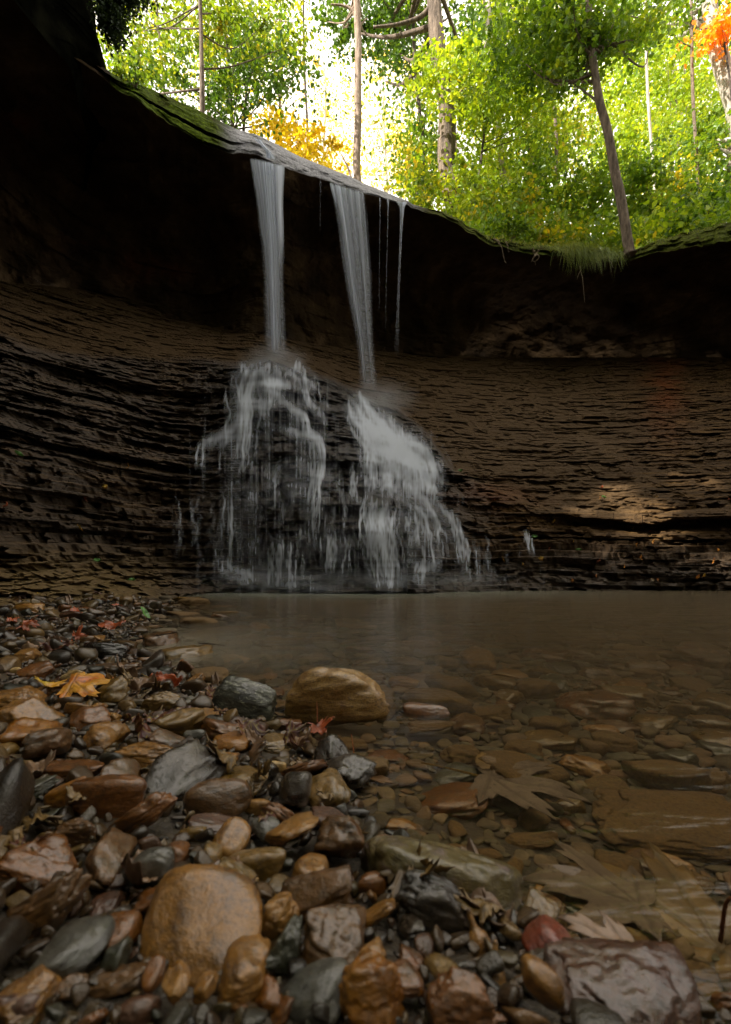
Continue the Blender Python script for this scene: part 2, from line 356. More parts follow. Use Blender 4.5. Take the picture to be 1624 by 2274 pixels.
# hard bed that runs round the bowl at ~1.05 m with an undercut below, and the thinner bed on the right at the crest
zb = 1.07+(vn(wx*.8, wy*.8, 7)-.5)*.1
amt = sstep(1150, 1000, XX)
bed = sstep(-.055, -.045, zz-zb)*sstep(.055, .045, zz-zb); und = sstep(-.13, -.1, zz-zb)*sstep(-.045, -.055, zz-zb)
blockn = (np.floor(wx*2.3+wy*1.1+vn(wx, wy, 3)*2) % 7)/7.0
presence = sstep(.35, .5, vn(wx*1.1+3, wy*1.1, 11))*amt
D2 = D2+presence*(bed*(-.07-.05*blockn)+und*.09)
dc = PY-crest[None]-2; rmask = sstep(1120, 1190, XX)
blk = vn(np.floor(XX/38+vn(XX*.02, 0, 0)*.8), 2, 0)
D2 = D2+rmask*(-(.05+.05*blk)*sstep(-4, -1, dc)*sstep(17, 14, dc-blk*4)*1.0-.10*sstep(-30, -3, dc)*sstep(18, -3, dc)*0+.20*sstep(15, 19, dc)*sstep(52, 24, dc)*sstep(1180, 1400, XX))
D2 = D2-(XX < 420)*sstep(1240, 1300, PY)*0
PYs, Dsh = PY, D2
wet = np.exp(-((XX-720)/300.)**4)*below; wet = np.maximum(wet, .55*sstep(560, 380, XX)*below*(.6+.6*(vn(wx*1.3, wy*1.3, wz*1.3)-.3)))
wet = np.clip(np.maximum(wet, .5*sstep(1180, 1290, PY)), 0, 1)
grit = (1-below)*sstep(1500, 1250, XX+0*PY)*1.0
rust = np.exp(-((XX-1480)/45.)**2)*sstep(1060, 800, PY)*.5+.25*np.exp(-((XX-1080)/120.)**2)*np.exp(-((PY-1100)/30.)**2)
olive = sstep(460, 250, XX)*sstep(1190, 1290, PY)
Px = (XX-CX)/F*Dsh; Pz = HC+(HY-PYs)/F*Dsh
V = np.stack([Px, Dsh, Pz], -1).reshape(-1, 3)
me = mesh_np('shale_cliff', V, grid_faces(nS, nC), [M_SH], False, dict(wet=wet, grit=grit, rust=np.clip(rust, 0, 1), olive=olive))
tag(link('shale_cliff', me), 'dark wet layered shale wall curving round behind the pool', kind='structure')
# ---- sandstone overhang: recess -> lip underside -> lip front -> back
nO = 230; s = np.linspace(0, 1, nO)[:, None]
pyB = PY[-1][None]+20+30*(fbm(colsX*.011, 7.7, 0, 4)[None]-.35); dB = D0[-1][None]+.12
pyO = pyB*(1-s)+lipL[None]*s
dprof = dB+(dL[None]-dB)*(s**1.25)+np.minimum(.28, .2*dB*.3)*np.sin(np.pi*s)*.6
XO = np.broadcast_to(colsX[None], pyO.shape)
ox = (XO-CX)/F*dprof; oz = HC+(HY-pyO)/F*dprof
fade = np.minimum(1, (1-s)*9)
big = (fbm(ox*.8, dprof*.8, oz*1.2+9, 4)-.5)*.7
tn = fbm(ox*.9+5, dprof*.9, oz*2.0, 3)*7; ter = (np.floor(tn)+sstep(.75, 1.0, tn-np.floor(tn)))/7.0
lays = np.floor(oz*5+vn(ox*.6, dprof*.6, 2)*1.5)
dO = dprof+fade*(big+(vn(ox*1.5, dprof*1.5, lays*3)-.5)*.10+(fbm(ox*3, dprof*3, oz*5, 4)-.5)*.22+(fbm(ox*9, dprof*9, oz*9, 3)-.5)*.05)
dO = np.maximum(dO, dL[None]-.12)
nL = 26; u = np.linspace(0, 1, nL+1)[1:, None]
pyL = lipL[None]*(1-u)+lipU[None]*u
dLp = dL[None]+(dU-dL)[None]*u+.0*u
lx = (colsX-CX)/F
lstep = np.floor(u*4+vn(colsX*.01, 1, 0)[None]*2)
slab = (vn(np.broadcast_to(colsX[None]*.012, dLp.shape), lstep*3, 5)-.5)*.16*sstep(540, 470, np.broadcast_to(colsX[None], dLp.shape))+(vn(np.broadcast_to(colsX[None]*.03, dLp.shape), lstep*3, 5)-.5)*.12*sstep(880, 960, np.broadcast_to(colsX[None], dLp.shape))
crack = sstep(.30, .34, u)*sstep(.46, .42, u)*sstep(560, 440, colsX)[None]*sstep(120, 200, colsX)[None]
dLp = dLp+slab+.16*crack+(fbm(colsX[None]*.04, u*5, 2, 3)-.5)*.05+.10*u**2
# plateau rim rows
nP = 14; q = np.linspace(0, 1, nP+1)[1:, None]
dP = dLp[-1][None]+q*1.6; zP = (HC+(HY-lipU)/F*dLp[-1])[None]+.0*q-.02*q+(fbm(colsX[None]*.02, q*4, 8, 3)-.5)*.05*q
Dall = np.vstack([dO, dLp]); PYall = np.vstack([pyO, pyL])
Vx = (colsX[None]-CX)/F*Dall; Vz = HC+(HY-PYall)/F*Dall
VxP = (colsX-CX)[None]/F*dP
V = np.concatenate([np.stack([Vx, Dall, Vz], -1), np.stack([VxP, dP, zP], -1)], 0)
nr = V.shape[0]
rowt = np.arange(nr)[:, None]
lipm = sstep(nO-2, nO+1, rowt)*sstep(470, 540, colsX)[None]*sstep(960, 860, colsX)[None]
mossm = sstep(nO-3, nO+1, rowt)*np.maximum(sstep(540, 440, colsX), .5*sstep(900, 1000, colsX))[None]*(colsX > 245)[None]
rustO = np.zeros((nr, nC)); 
for (rx, ry, sx, sy) in ((315, 590, 60, 35), (370, 600, 50, 25), (40, 260, 60, 60), (200, 545, 50, 20)):
    rustO[:nO] += np.exp(-((XO-rx)/sx)**2-((pyO-ry)/sy)**2)
me = mesh_np('sandstone_ledge', V.reshape(-1, 3), grid_faces(nr, nC), [M_SA], False, dict(lip=lipm+0*V[..., 0], moss=np.clip(mossm, 0, 1)+0*V[..., 0], rust=np.clip(rustO, 0, 1)))
tag(link('sandstone_ledge', me), 'dark overhanging sandstone caprock with a mossy lip above the alcove', kind='structure')
def shale_at(px, py):
    """world point on the shale front near a direction"""
    c = int(np.argmin(abs(colsX-px))); r = int(np.argmin(abs(PYs[:, c]-py))); d = Dsh[r, c]
    return np.array(at(px, py, d))
# ---- forest floor above
fy = np.concatenate([np.linspace(0, 3, 12)**1.0, np.linspace(3.5, 60, 24)])
fx = colsX[::6]
base_d = (dLp[-1])[::6]
FD = base_d[None]+.8+fy[:, None]; FX = (fx-CX)[None]/F*FD
lipz = (HC+(HY-lipU)/F*dLp[-1])[::6]
FZ = lipz[None]-.05+.03*fy[:, None]+(fbm(FX*.5, FD*.5, 0, 3)-.5)*.25*np.minimum(1, fy[:, None])
me = mesh_np('forest_floor', np.stack([FX, FD, FZ], -1).reshape(-1, 3), grid_faces(len(fy), len(fx)), [M_FF])
tag(link('forest_floor', me), kind='structure')
# ================================================================== GROUND, POOL
SY = [-30, .1, .254, .295, .324, .37, .445, .583, .73, .82, 1.05, 1.31, 1.64, 2.2, 2.76, 3.2, 6]
SX = [1.2, .40, .20, .135, .108, .062, -.02, -.075, -.165, -.27, -.42, -.70, -.80, -.95, -1.15, -1.5, -3]
def g(x, y):
    xs = np.interp(y, SY, SX); e = xs-x
    land = .05*(1-np.exp(-np.maximum(e, 0)*3.2))+.02*np.maximum(e, 0)
    sub = -.045*(1-np.exp(-np.maximum(-e, 0)*3.0))-.03*np.clip(np.maximum(-e, 0), 0, 3)-.10*sstep(1.6, 3.4, y)*sstep(.1, .8, -e)
    z = np.where(e > 0, land, sub)
    return z+(fbm(np.asarray(x)*6, np.asarray(y)*6, 2, 3)-.5)*.014
ax = np.concatenate([np.linspace(-30, -3.2, 16), np.linspace(-3, 3.5, 330), np.linspace(3.8, 30, 16)])
ay = np.concatenate([np.linspace(-30, -.5, 14), np.linspace(-.3, 1.2, 150), np.linspace(1.22, 4.6, 130), [5, 6, 8]])
GX, GY = np.meshgrid(ax, ay); GZ = g(GX, GY)
GZ = GZ+4.5*sstep(-3.0, -8.5, GY)*sstep(-3, 1.5, abs(GX-2.5)-1.0)+5*sstep(5.5, 10, GX)*sstep(4, 2, GY)+4.6*sstep(-3.6, -6.5, GX)*sstep(3.6, 2.4, GY)  # unseen banks raised beside and behind the camera to cut low light
me = mesh_np('ground', np.stack([GX, GY, GZ], -1).reshape(-1, 3), grid_faces(*GX.shape), [M_GR]); tag(link('ground', me), kind='structure')
ax = np.linspace(-3, 8, 180); ay = np.linspace(-6, 4.6, 200); GX, GY = np.meshgrid(ax, ay)
dep = np.maximum(0, -g(GX, GY)); xs = np.interp(GY, SY, SX)
murk = np.clip(1-np.exp(-dep*3.6*(1+np.clip(GY-.6, 0, 3)*2.4)), 0, 1)
milk = np.exp(-((GX+.55)/.5)**2-((GY-1.35)/.55)**2)*.9
murk = np.clip(np.maximum(murk, milk*.75*sstep(0, .02, dep)), 0, .97)
foam = sstep(2.6, 3.7, GY)*np.exp(-((GX+.4)/1.6)**2)
murk = np.maximum(murk, foam*.9)
me = mesh_np('pool_water', np.stack([GX, GY, 0*GX], -1).reshape(-1, 3), grid_faces(*GX.shape), [M_POOL], True, dict(murk=murk, foam=foam, milk=milk)); tag(link('pool_water', me), kind='structure')
# ================================================================== WATERFALLS
def veil(name, L, Rr, dtop, seed, parent, op=(.75, .35), push=.12, th_=.07, nu=150, nv=140, streak=28):
    """L,R: polylines [(px,py)..] of both edges; falls at real distance dtop"""
    mb_V = []; mb_F = []; dens = []; n0 = 0
    Lc = cr(L, nv); Rc = cr(Rr, nv)
    for layer in range(3):
        u = np.linspace(0, 1, nu)[None]; v = np.linspace(0, 1, nv)[:, None]
        px = Lc[:, :1]*(1-u)+Rc[:, :1]*u; py = Lc[:, 1:]*(1-u)+Rc[:, 1:]*u
        px = px+(vn(u*9+seed, v*1.5, layer)-.5)*(2.5 if nu > 40 else .8)
        bow = .05*np.sin(np.pi*u)
        d = dtop-push*np.sqrt(v)-bow+layer*th_/2+(vn(u*streak*.6+seed, v*1.2, layer*3)-.5)*.03
        V = np.stack([(px-CX)/F*d, d, HC+(HY-py)/F*d], -1)
        uu = u+(.0 if nu < 40 else 1)*.03*(vn(v*2.2, seed, layer)-.5)+.015*(vn(u*6, v*5, seed)-.5)
        st = vn(uu*streak*.35+seed*7, v*.7, layer*5+1)*.5+vn(uu*streak+seed*3, v*1.3, layer*7+2)*.32+vn(uu*streak*2.3, v*2.5, layer*9+2)*.18
        st = sstep(.28, .72, st)
        ew = .10+.28*v; edge = sstep(0, 1, (u+(vn(v*5, 3+layer, seed)-.5)*.14)/ew)*sstep(0, 1, (1-u+(vn(v*5, 5+layer, seed)-.5)*.14)/ew)
        o_ = op[0]+(op[1]-op[0])*v**.8
        band = .45+.95*sstep(.25, .7, vn(uu*4.2+seed*2.3, v*.35, layer))
        a = np.clip(o_*(.25+1.15*st)*band*edge*(.75, .5, .4)[layer], 0, .95)
        a = a*sstep(0, .02, v)*sstep(1.0, .9, v)
        mb_V.append(V.reshape(-1, 3)); mb_F.append(grid_faces(nv, nu)+n0); n0 += nv*nu; dens.append(a.ravel())
    me = mesh_np(name, np.vstack(mb_V), np.vstack(mb_F), [M_FALL], True, dict(dens=np.concatenate(dens)))
    return link(name, me, parent)
wl = empty('waterfall'); tag(wl, 'left waterfall dropping from the grey lip onto the peak of the shale mound', 'waterfall', 'streams falling from the lip')
wr = empty('waterfall'); tag(wr, 'right waterfall leaning to the right and sliding down the side of the shale mound', 'waterfall', 'streams falling from the lip')
veil('veil', [(552, 348), (566, 430), (578, 540), (584, 680), (586, 806)], [(632, 366), (629, 450), (632, 560), (634, 690), (640, 806)], 4.93, 1.3, wl, (.98, .42))
veil('veil', [(731, 402), (748, 500), (765, 620), (790, 760), (800, 885)], [(813, 426), (820, 520), (828, 640), (832, 760), (845, 885)], 5.30, 5.1, wr, (.98, .36))
# little run over the face of the lip above the left fall
veil('lip_run', [(562, 306), (578, 322), (588, 336), (584, 352)], [(582, 310), (592, 325), (606, 338), (622, 358)], 4.86, 8.8, wl, (.9, .9), 0.0, .01, 44, 30, 6)
for (a, b, xb, yb, lab, o_) in ((844, 438, 842, 700, 'faint thread of water just right of the right waterfall', .35), (862, 441, 856, 740, 'thin thread of water, second from the right end of the wet lip', .5), (892, 447, 880, 800, 'narrow ribbon of water at the right end of the wet lip', .75), (712, 400, 711, 520, 'faint drip line between the two waterfalls', .08)):
    w = 1.7 if o_ < .4 else (2.6 if o_ < .7 else 9)
    t_ = empty('water_thread'); tag(t_, lab, 'water thread', 'streams falling from the lip')
    veil('strand', [(a-w*1.4, b), (a-w*.5, b+34), ((a+xb)/2-w*.35, (b+yb)/2), (xb-w*.7, yb)], [(a+w*1.4, b+1), (a+w*.5, b+34), ((a+xb)/2+w*.35, (b+yb)/2), (xb+w*.7, yb)], (4.2*F/(HY-b))*.995, a*.1, t_, (o_, .05), .1, .01, 16, 90, 4)
# ---- cascade: strands drawn over the shale grid
i0 = int(np.searchsorted(colsX, 360)); i1 = int(np.searchsorted(colsX, 1260))
sub = slice(i0, i1); gx = colsX[sub]; gpy = PYs[:, sub]; gD = Dsh[:, sub]
rows_py = gpy.mean(1)
def conv(pts): return [(380.6+.4167*x, 719+.4167*y) for x, y in pts]
GL = [([(525, 205), (435, 265), (397, 360), (405, 450), (395, 560), (378, 680), (360, 800)], 34, 60, .62), ([(520, 215), (500, 280), (470, 330), (440, 420), (420, 520)], 70, 50, .32),
 ([(530, 215), (560, 300), (600, 340), (640, 400)], 80, 60, .3), ([(545, 222), (640, 248), (700, 300), (740, 420), (800, 490), (830, 560)], 22, 30, .36),
 ([(440, 318), (520, 318), (600, 325), (640, 335)], 10, 22, .45),
 ([(555, 395), (640, 470), (698, 510), (715, 580), (778, 640), (785, 790), (760, 900), (750, 1060), (760, 1250)], 22, 46, .5),
 ([(395, 440), (345, 550), (245, 620), (225, 670)], 16, 22, .45), ([(388, 556), (300, 580), (175, 640), (160, 700), (158, 780)], 10, 16, .45),
 ([(390, 550), (500, 548), (640, 575), (720, 600), (860, 600)], 8, 18, .42), ([(330, 455), (440, 440), (560, 440)], 6, 10, .3),
 ([(300, 870), (312, 960), (308, 1060), (310, 1160), (300, 1300)], 26, 26, .4), ([(462, 850), (460, 950), (458, 1060)], 16, 14, .35), ([(600, 930), (598, 1060)], 8, 6, .25),
 ([(690, 1070), (692, 1200)], 16, 10, .3), ([(540, 1130), (538, 1260), (530, 1400)], 50, 34, .42), ([(632, 1150), (626, 1250), (625, 1350)], 8, 8, .4), ([(705, 1200), (700, 1350)], 9, 8, .38),
 ([(870, 1100), (880, 1200), (872, 1330)], 36, 26, .4), ([(800, 1080), (800, 1340)], 60, 20, .25), ([(200, 900), (190, 1100), (200, 1300)], 70, 26, .2), ([(280, 1250), (292, 1310), (400, 1350), (460, 1400)], 14, 20, .45),
 ([(600, 700), (600, 820), (600, 1000)], 260, 60, .16), ([(560, 1365), (700, 1362), (900, 1362)], 8, 14, .3), ([(500, 800), (500, 1100), (500, 1390)], 300, 80, .15), ([(420, 1340), (600, 1380), (900, 1400)], 20, 20, .22), ([(700, 330), (730, 345), (740, 360)], 12, 8, .5),
 ([(40, 900), (60, 1100), (50, 1280)], 60, 16, .16)]
GR_ = [([(955, 395), (1020, 480), (1100, 590), (1180, 670), (1290, 705), (1345, 760), (1385, 880)], 42, 110, .75), ([(990, 430), (1080, 540), (1190, 660), (1260, 700)], 60, 70, .5),
 ([(960, 480), (1050, 580), (1060, 660), (1070, 760)], 20, 30, .4), ([(1050, 640), (1060, 760), (1080, 880)], 26, 24, .35), ([(1180, 680), (1190, 800), (1200, 900)], 90, 60, .34), ([(1300, 700), (1310, 800), (1330, 920)], 80, 70, .42),
 ([(1385, 860), (1410, 900), (1445, 930)], 16, 14, .4), ([(1225, 940), (1300, 945), (1368, 1050), (1398, 1180), (1410, 1290)], 28, 46, .5), ([(1330, 928), (1440, 998), (1500, 1080), (1530, 1160), (1560, 1270)], 22, 40, .48),
 ([(1120, 940), (1082, 1030), (1095, 1150), (1105, 1250), (1140, 1415)], 44, 80, .62), ([(1040, 1040), (1110, 1038), (1150, 1050)], 6, 14, .5), ([(1050, 1150), (1150, 1150)], 7, 12, .5), ([(1160, 1180), (1190, 1300), (1210, 1415)], 20, 26, .4),
 ([(1325, 1405), (1330, 1310), (1380, 1292), (1445, 1290)], 9, 18, .4), ([(1040, 1300), (1200, 1305)], 7, 10, .35), ([(950, 780), (960, 900), (1010, 960)], 14, 12, .3), ([(880, 900), (900, 1100), (930, 1380)], 50, 24, .2), ([(1240, 960), (1280, 1150), (1290, 1400)], 110, 50, .2),
 ([(1540, 1150), (1550, 1260), (1560, 1380)], 30, 16, .3), ([(1640, 1120), (1660, 1250), (1690, 1380)], 40, 16, .22), ([(1880, 1105), (1900, 1150), (1918, 1245)], 8, 12, .55), ([(1790, 1200), (1800, 1290)], 5, 6, .3), ([(920, 620), (925, 760)], 30, 14, .3)]
def rasterise(guides, seed):
    rs = np.random.RandomState(seed); A = np.zeros(gpy.shape)
    for pts, w, n, inten in guides:
        P = cr(conv(pts), 90); T_ = np.gradient(P, axis=0); Nn = np.stack([-T_[:, 1], T_[:, 0]], 1); Nn /= np.linalg.norm(Nn, axis=1)[:, None]+1e-9
        for k in range(int(n*1.3)):
            o0 = rs.randn()*(w*1.0+4)*.4167*(1.0 if w < 100 else .7); t0 = rs.uniform(0, .35) if k % 3 else 0; t1 = rs.uniform(.55, 1.0) if k % 2 else 1
            tt = np.linspace(t0, t1, 420); i = tt*89; ii = np.clip(i.astype(int), 0, 88); fr = (i-ii)[:, None]
            Q = P[ii]*(1-fr)+P[ii+1]*fr; Nq = Nn[ii]
            wob = (vn(tt*9, k*7.3, seed)-.5+.5*(vn(tt*22, k*3.3, seed)-.5))*(w*.6+16)*.4167*.8
            Q = Q+Nq*(o0+wob)[:, None]
            inn = inten*(.12+5.5*rs.rand()**7)*np.sin(np.pi*np.clip((tt-t0)/(t1-t0), 0.02, .98))**.4
            ci = np.round((Q[:, 0]-gx[0])/2).astype(int); ok = (ci >= 0) & (ci < len(gx)); ci = np.clip(ci, 0, len(gx)-1)
            # row by local profile (py falls as the row rises)
            rr = np.array([np.searchsorted(-gpy[:, c], -y) for c, y in zip(ci[::6], Q[::6, 1])]); rr = np.interp(np.arange(len(ci)), np.arange(len(ci))[::6], rr).astype(int)
            ok &= (rr > 0) & (rr < gpy.shape[0]-1); sel = np.where(ok)[0]
            key = rr[sel]*len(gx)+ci[sel]; _, first = np.unique(key, return_index=True); sel = sel[first]
            A[rr[sel], ci[sel]] += inn[sel]
    return A
def cascade(guides, seed, parent, xr):
    A = rasterise(guides, seed)
    A = gsm(A, 3.6, 0); A = gsm(A, .45, 1)
    B = np.zeros_like(A); acc = np.zeros(A.shape[1])
    for r_ in range(A.shape[0]-1, -1, -1):
        acc = np.maximum(acc*.93, A[r_]); B[r_] = acc
    colv = sstep(.35, .8, vn(gx*.45, seed, 0))[None]*sstep(.25, .75, vn(gx[None]*.12, rows_py[:, None]*.018, seed))
    B = gsm(B, 3, 0)*colv
    wide = gsm(gsm(A, 10, 0), 9, 1)*(.35+.9*vn(gx[None]*.5, rows_py[:, None]*.03, seed+3))
    hair = np.zeros_like(A); rh = np.random.RandomState(seed+50); src = gsm(gsm(A, 12, 0), 14, 1); src = src/src.max()
    nrw, ncl = A.shape
    for _ in range(9000):
        ri = rh.randint(30, nrw-2); ci = rh.randint(0, ncl)
        if src[ri, ci]**.8 < rh.rand()*.8: continue
        L_ = int(rh.uniform(25, 130)); v_ = rh.rand()**2*.8; lo = max(0, ri-L_); seg = np.linspace(.15, 1, ri-lo)**.7
        hair[lo:ri, ci] += v_*seg
    hair = gsm(gsm(hair, 2.5, 0), .5, 1)*1.15
    wash = sstep(.3, .72, fbm(gx[None]*.04, rows_py[:, None]*.03, seed+20, 3))
    fine = .65+.6*sstep(.3, .75, vn(gx[None]*.5+(rows_py[:, None]*.05), rows_py[:, None]*.03, seed+2))
    G_ = (A*.50+B*.16*fine+wide*.05)*(.75+.35*wash)+hair*.22
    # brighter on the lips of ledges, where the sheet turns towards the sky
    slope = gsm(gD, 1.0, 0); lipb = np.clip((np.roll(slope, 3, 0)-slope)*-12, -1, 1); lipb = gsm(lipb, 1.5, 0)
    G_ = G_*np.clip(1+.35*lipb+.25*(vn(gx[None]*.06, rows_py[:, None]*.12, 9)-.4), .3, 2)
    dens = np.clip(1-np.exp(-1.5*G_**1.3)-.03, 0, .93)
    Dm = gD.copy()
    for k in range(1, 34): Dm[:-k] = np.minimum(Dm[:-k], gD[k:]-.0015*k)
    Dm = gsm(gsm(Dm, 8, 0), 2.0, 1); ex_ = np.maximum(0, Dm-gD+.004)
    for _ in range(16): ex_[1:-1] = np.maximum(ex_[1:-1], np.maximum(ex_[2:], ex_[:-2])*.97)
    for _ in range(7): ex_[:, 1:-1] = np.maximum(ex_[:, 1:-1], np.maximum(ex_[:, 2:], ex_[:, :-2])*.97)
    Dm = Dm-gsm(gsm(ex_, 5, 0), 2.5, 1)*1.25-.012-(.011 if seed == 9 else 0)
    V = np.stack([(gx[None]-CX)/F*Dm, Dm, HC+(HY-gpy)/F*Dm], -1)
    mk = dens > .004; m = mk[:-1, :-1] | mk[1:, :-1] | mk[:-1, 1:] | mk[1:, 1:]
    m &= (V[:-1, :-1, 2] > -.01)
    f = grid_faces(V.shape[0], V.shape[1], m)
    used = np.unique(f); rem = np.zeros(V.shape[0]*V.shape[1], int); rem[used] = np.arange(len(used))
    me = mesh_np('cascade', V.reshape(-1, 3)[used], rem[f], [M_FALL], True, dict(dens=dens.ravel()[used]))
    return link('cascade', me, parent)
cascade(GL, 5, wl, 0); cascade(GR_, 9, wr, 0)
# ---- spray
def ico(n):
    t = (1+5**.5)/2
    v = [(-1, t, 0), (1, t, 0), (-1, -t, 0), (1, -t, 0), (0, -1, t), (0, 1, t), (0, -1, -t), (0, 1, -t), (t, 0, -1), (t, 0, 1), (-t, 0, -1), (-t, 0, 1)]
    f = [(0, 11, 5), (0, 5, 1), (0, 1, 7), (0, 7, 10), (0, 10, 11), (1, 5, 9), (5, 11, 4), (11, 10, 2), (10, 7, 6), (7, 1, 8), (3, 9, 4), (3, 4, 2), (3, 2, 6), (3, 6, 8), (3, 8, 9), (4, 9, 5), (2, 4, 11), (6, 2, 10), (8, 6, 7), (9, 8, 1)]
    v = [np.array(a, float)/np.linalg.norm(a) for a in v]
    for _ in range(n):
        c = {}; nf = []
        def mid(a, b):
            k = (min(a, b), max(a, b))
            if k not in c:
                p = v[a]+v[b]; v.append(p/np.linalg.norm(p)); c[k] = len(v)-1
            return c[k]
        for a, b, d in f:
            x, y, z = mid(a, b), mid(b, d), mid(d, a); nf += [(a, x, z), (b, y, x), (d, z, y), (x, y, z)]
        f = nf
    return np.array(v), np.array(f)
ICO = {n: ico(n) for n in range(1, 5)}
def mist(loc, sc, dens, label):
    me = mesh_np('spray_mist', ICO[3][0], ICO[3][1], [mat_mist('spray_'+str(round(dens, 2)), dens)])
    o = link('spray_mist', me); o.location = loc; o.scale = sc
    tag(o, label, 'mist', 'spray where the water lands', 'stuff'); return o
mist(at(612, 800, 4.8), (.42, .3, .16), 2.2, 'pale spray where the left fall hits the top of the mound')
mist(at(845, 890, 5.1), (.5, .35, .26), 1.8, 'pale spray where the right fall hits the mound')
mist(at(760, 1290, 3.55), (1.5, .30, .13), 3.2, 'low band of spray along the foot of the cascade')
# ================================================================== STONES
def rock_verts(kind, seed, n=3):
    """unit rock: soft-cut polytope with noise; kinds: round, flat, block, shard"""
    rs = np.random.RandomState(seed); D = ICO[n][0]
    P = {'round': (5, 10, .12), 'flat': (12, 9, .08), 'block': (16, 8, .10), 'shard': (22, 7, .08), 'boulder': (9, 16, .13), 'cobble': (7, 9, .07)}[kind]
    p, m, na = P
    nr = rs.randn(m, 3); nr /= np.linalg.norm(nr, axis=1)[:, None]; h = rs.uniform(.72, 1.02, m)
    base = np.vstack([np.eye(3), -np.eye(3)]); hb = np.ones(6)*rs.uniform(.86, 1, 6)
    if kind in ('shard',): base = base+rs.randn(6, 3)*.28; base /= np.linalg.norm(base, axis=1)[:, None]
    if kind == 'block' or kind == 'flat': base = base+rs.randn(6, 3)*.12; base /= np.linalg.norm(base, axis=1)[:, None]
    nr = np.vstack([nr, base]); h = np.concatenate([h, hb])
    q = np.maximum(0, D@nr.T)/h[None]; r = (q**p).sum(1)**(-1.0/p)
    V = D*r[:, None]
    sd = seed*3.7
    V = V*(1+(fbm(V[:, 0]*1.3+sd, V[:, 1]*1.3, V[:, 2]*1.3, 3)-.5)[:, None]*na*2.4)
    if n >= 3 and kind in ('block', 'boulder', 'shard', 'flat', 'cobble'):
        c = fbm(V[:, 0]*3+sd, V[:, 1]*3, V[:, 2]*5, 4); V = V*(1-(.05 if kind in ('boulder', 'cobble') else .09)*sstep(.50, .60, c))[:, None]
        V = V*(1+(fbm(V[:, 0]*8+sd, V[:, 1]*8, V[:, 2]*12, 3)-.5)*.03)[:, None]
    V /= np.abs(V).max(0)[None]   # unit half extents
    return V
SM = {
 'golden': mat_stone('golden_brown_stone', (0.1618, 0.0694, 0.0064), (0.3141, 0.1405, 0.01536), (0.0946, 0.03941, 0.00576)),
 'amber': mat_stone('amber_boulder_stone', (.25, .125, .028), (.42, .25, .07), (.10, .05, .018), 4),
 'rust': mat_stone('rust_brown_stone', (0.1145, 0.03684, 0.00192), (0.2053, 0.07197, 0.00448), (0.06433, 0.02742, 0.00576)),
 'orange': mat_stone('orange_stone', (0.2193, 0.07392, 0.0024), (0.2795, 0.1176, 0.0024), None),
 'tan': mat_stone('tan_stone', (0.246, 0.1097, 0.016), (0.3368, 0.1671, 0.03136), (0.1514, 0.06597, 0.00896)),
 'brown': mat_stone('brown_stone', (0.08041, 0.03684, 0.00704), (0.1514, 0.06597, 0.0128), (0.04635, 0.02313, 0.00512)),
 'dark': mat_stone('dark_stone', (0.01892, 0.01344, 0.008), (0.0559, 0.03696, 0.0192), None, 3, .25),
 'olive': mat_stone('olive_stone', (0.1183, 0.06683, 0.00832), (0.2157, 0.1148, 0.016), (0.07379, 0.04455, 0.00832)),
 'green': mat_stone('green_grey_stone', (0.0258, 0.02856, 0.016), (0.05848, 0.05628, 0.028), None),
 'grey': mat_stone('blue_grey_stone', (0.0473, 0.04704, 0.0376), (0.09546, 0.08484, 0.0648), (0.03354, 0.0294, 0.0232)),
 'maroon': mat_stone('maroon_stone', (0.06278, 0.021, 0.0072), (0.1032, 0.042, 0.016), (0.03526, 0.01848, 0.0088)),
 'red': mat_stone('red_stone', (0.1436, 0.01512, 0.0024), (0.2141, 0.0378, 0.0072), None),
 'cream': mat_stone('cream_stone', (0.426, 0.274, 0.091), (0.582, 0.401, 0.175), (0.226, 0.127, 0.039)),
 'silt': mat_stone('silt_covered_stone', (0.1025, 0.05618, 0.0152), (0.1493, 0.08576, 0.0264), None, 3, .8, 0),
 'black': mat_stone('black_wet_stone', (0.00688, 0.0042, 0.0032), (0.0258, 0.01596, 0.0104), None, 4, .2, .8),
 'mossy': mat_stone('moss_tinted_boulder', (0.09193, 0.06997, 0.0096), (0.1523, 0.11, 0.04), (0.1908, 0.1378, 0.14)),
 'speckled': mat_stone('grey_crusted_stone', (0.022, 0.022, 0.018), (0.096, 0.096, 0.070), (0.338, 0.338, 0.252), 4),
}
def ground_depth(px, py, tz):
    d = .25*F/(py-HY)
    for _ in range(12):
        x = (px-CX)/F*d; z = float(g(x, d))+.3*tz
        d = .6*d+.4*(HC-z)*F/(py-HY)
    return d
PLACED = []
def hero(px, py, w, h, kind, col, label, roll=0, yaw=0, tz=None, dz=0, name='stone', n=3, grp=None, cat='stone', tilt=0, seed=None, zc=None):
    d = ground_depth(px, py, 0.02)
    for _ in range(3):
        W = w/F*d; tr = tz if tz else {'round': .62, 'flat': .3, 'block': .55, 'shard': .45, 'boulder': .6}[kind]
        TZ = W*tr; d = ground_depth(px, py, TZ) if zc is None else (HC-zc)*F/(py-HY)
    th_ = math.atan2(py-HY, F); H = h/F*d/math.cos(th_)
    TZ = min(TZ, H*.95)
    TY = (H-TZ*math.cos(th_))/math.sin(th_) if math.sin(th_) > .05 else W
    TY = min(max(TY, .45*W), 1.25*W)
    x = (px-CX)/F*d; z = HC-(py-HY)/F*d+dz
    seed = seed or int(px*7+py)
    V = rock_verts(kind, seed, 4 if w > 80 else 3)*np.array([W/2, TY/2, TZ/2])
    me = mesh_np(name, V, ICO[4 if w > 80 else 3][1], [SM[col]])
    o = link(name, me); o.location = (x, d, z); o.rotation_euler = (R(tilt), R(-roll), R(yaw))
    tag(o, label, cat, grp); PLACED.append((x, d, max(W, TY)*.42, W)); return o
SHG = 'wet stones on the shore'
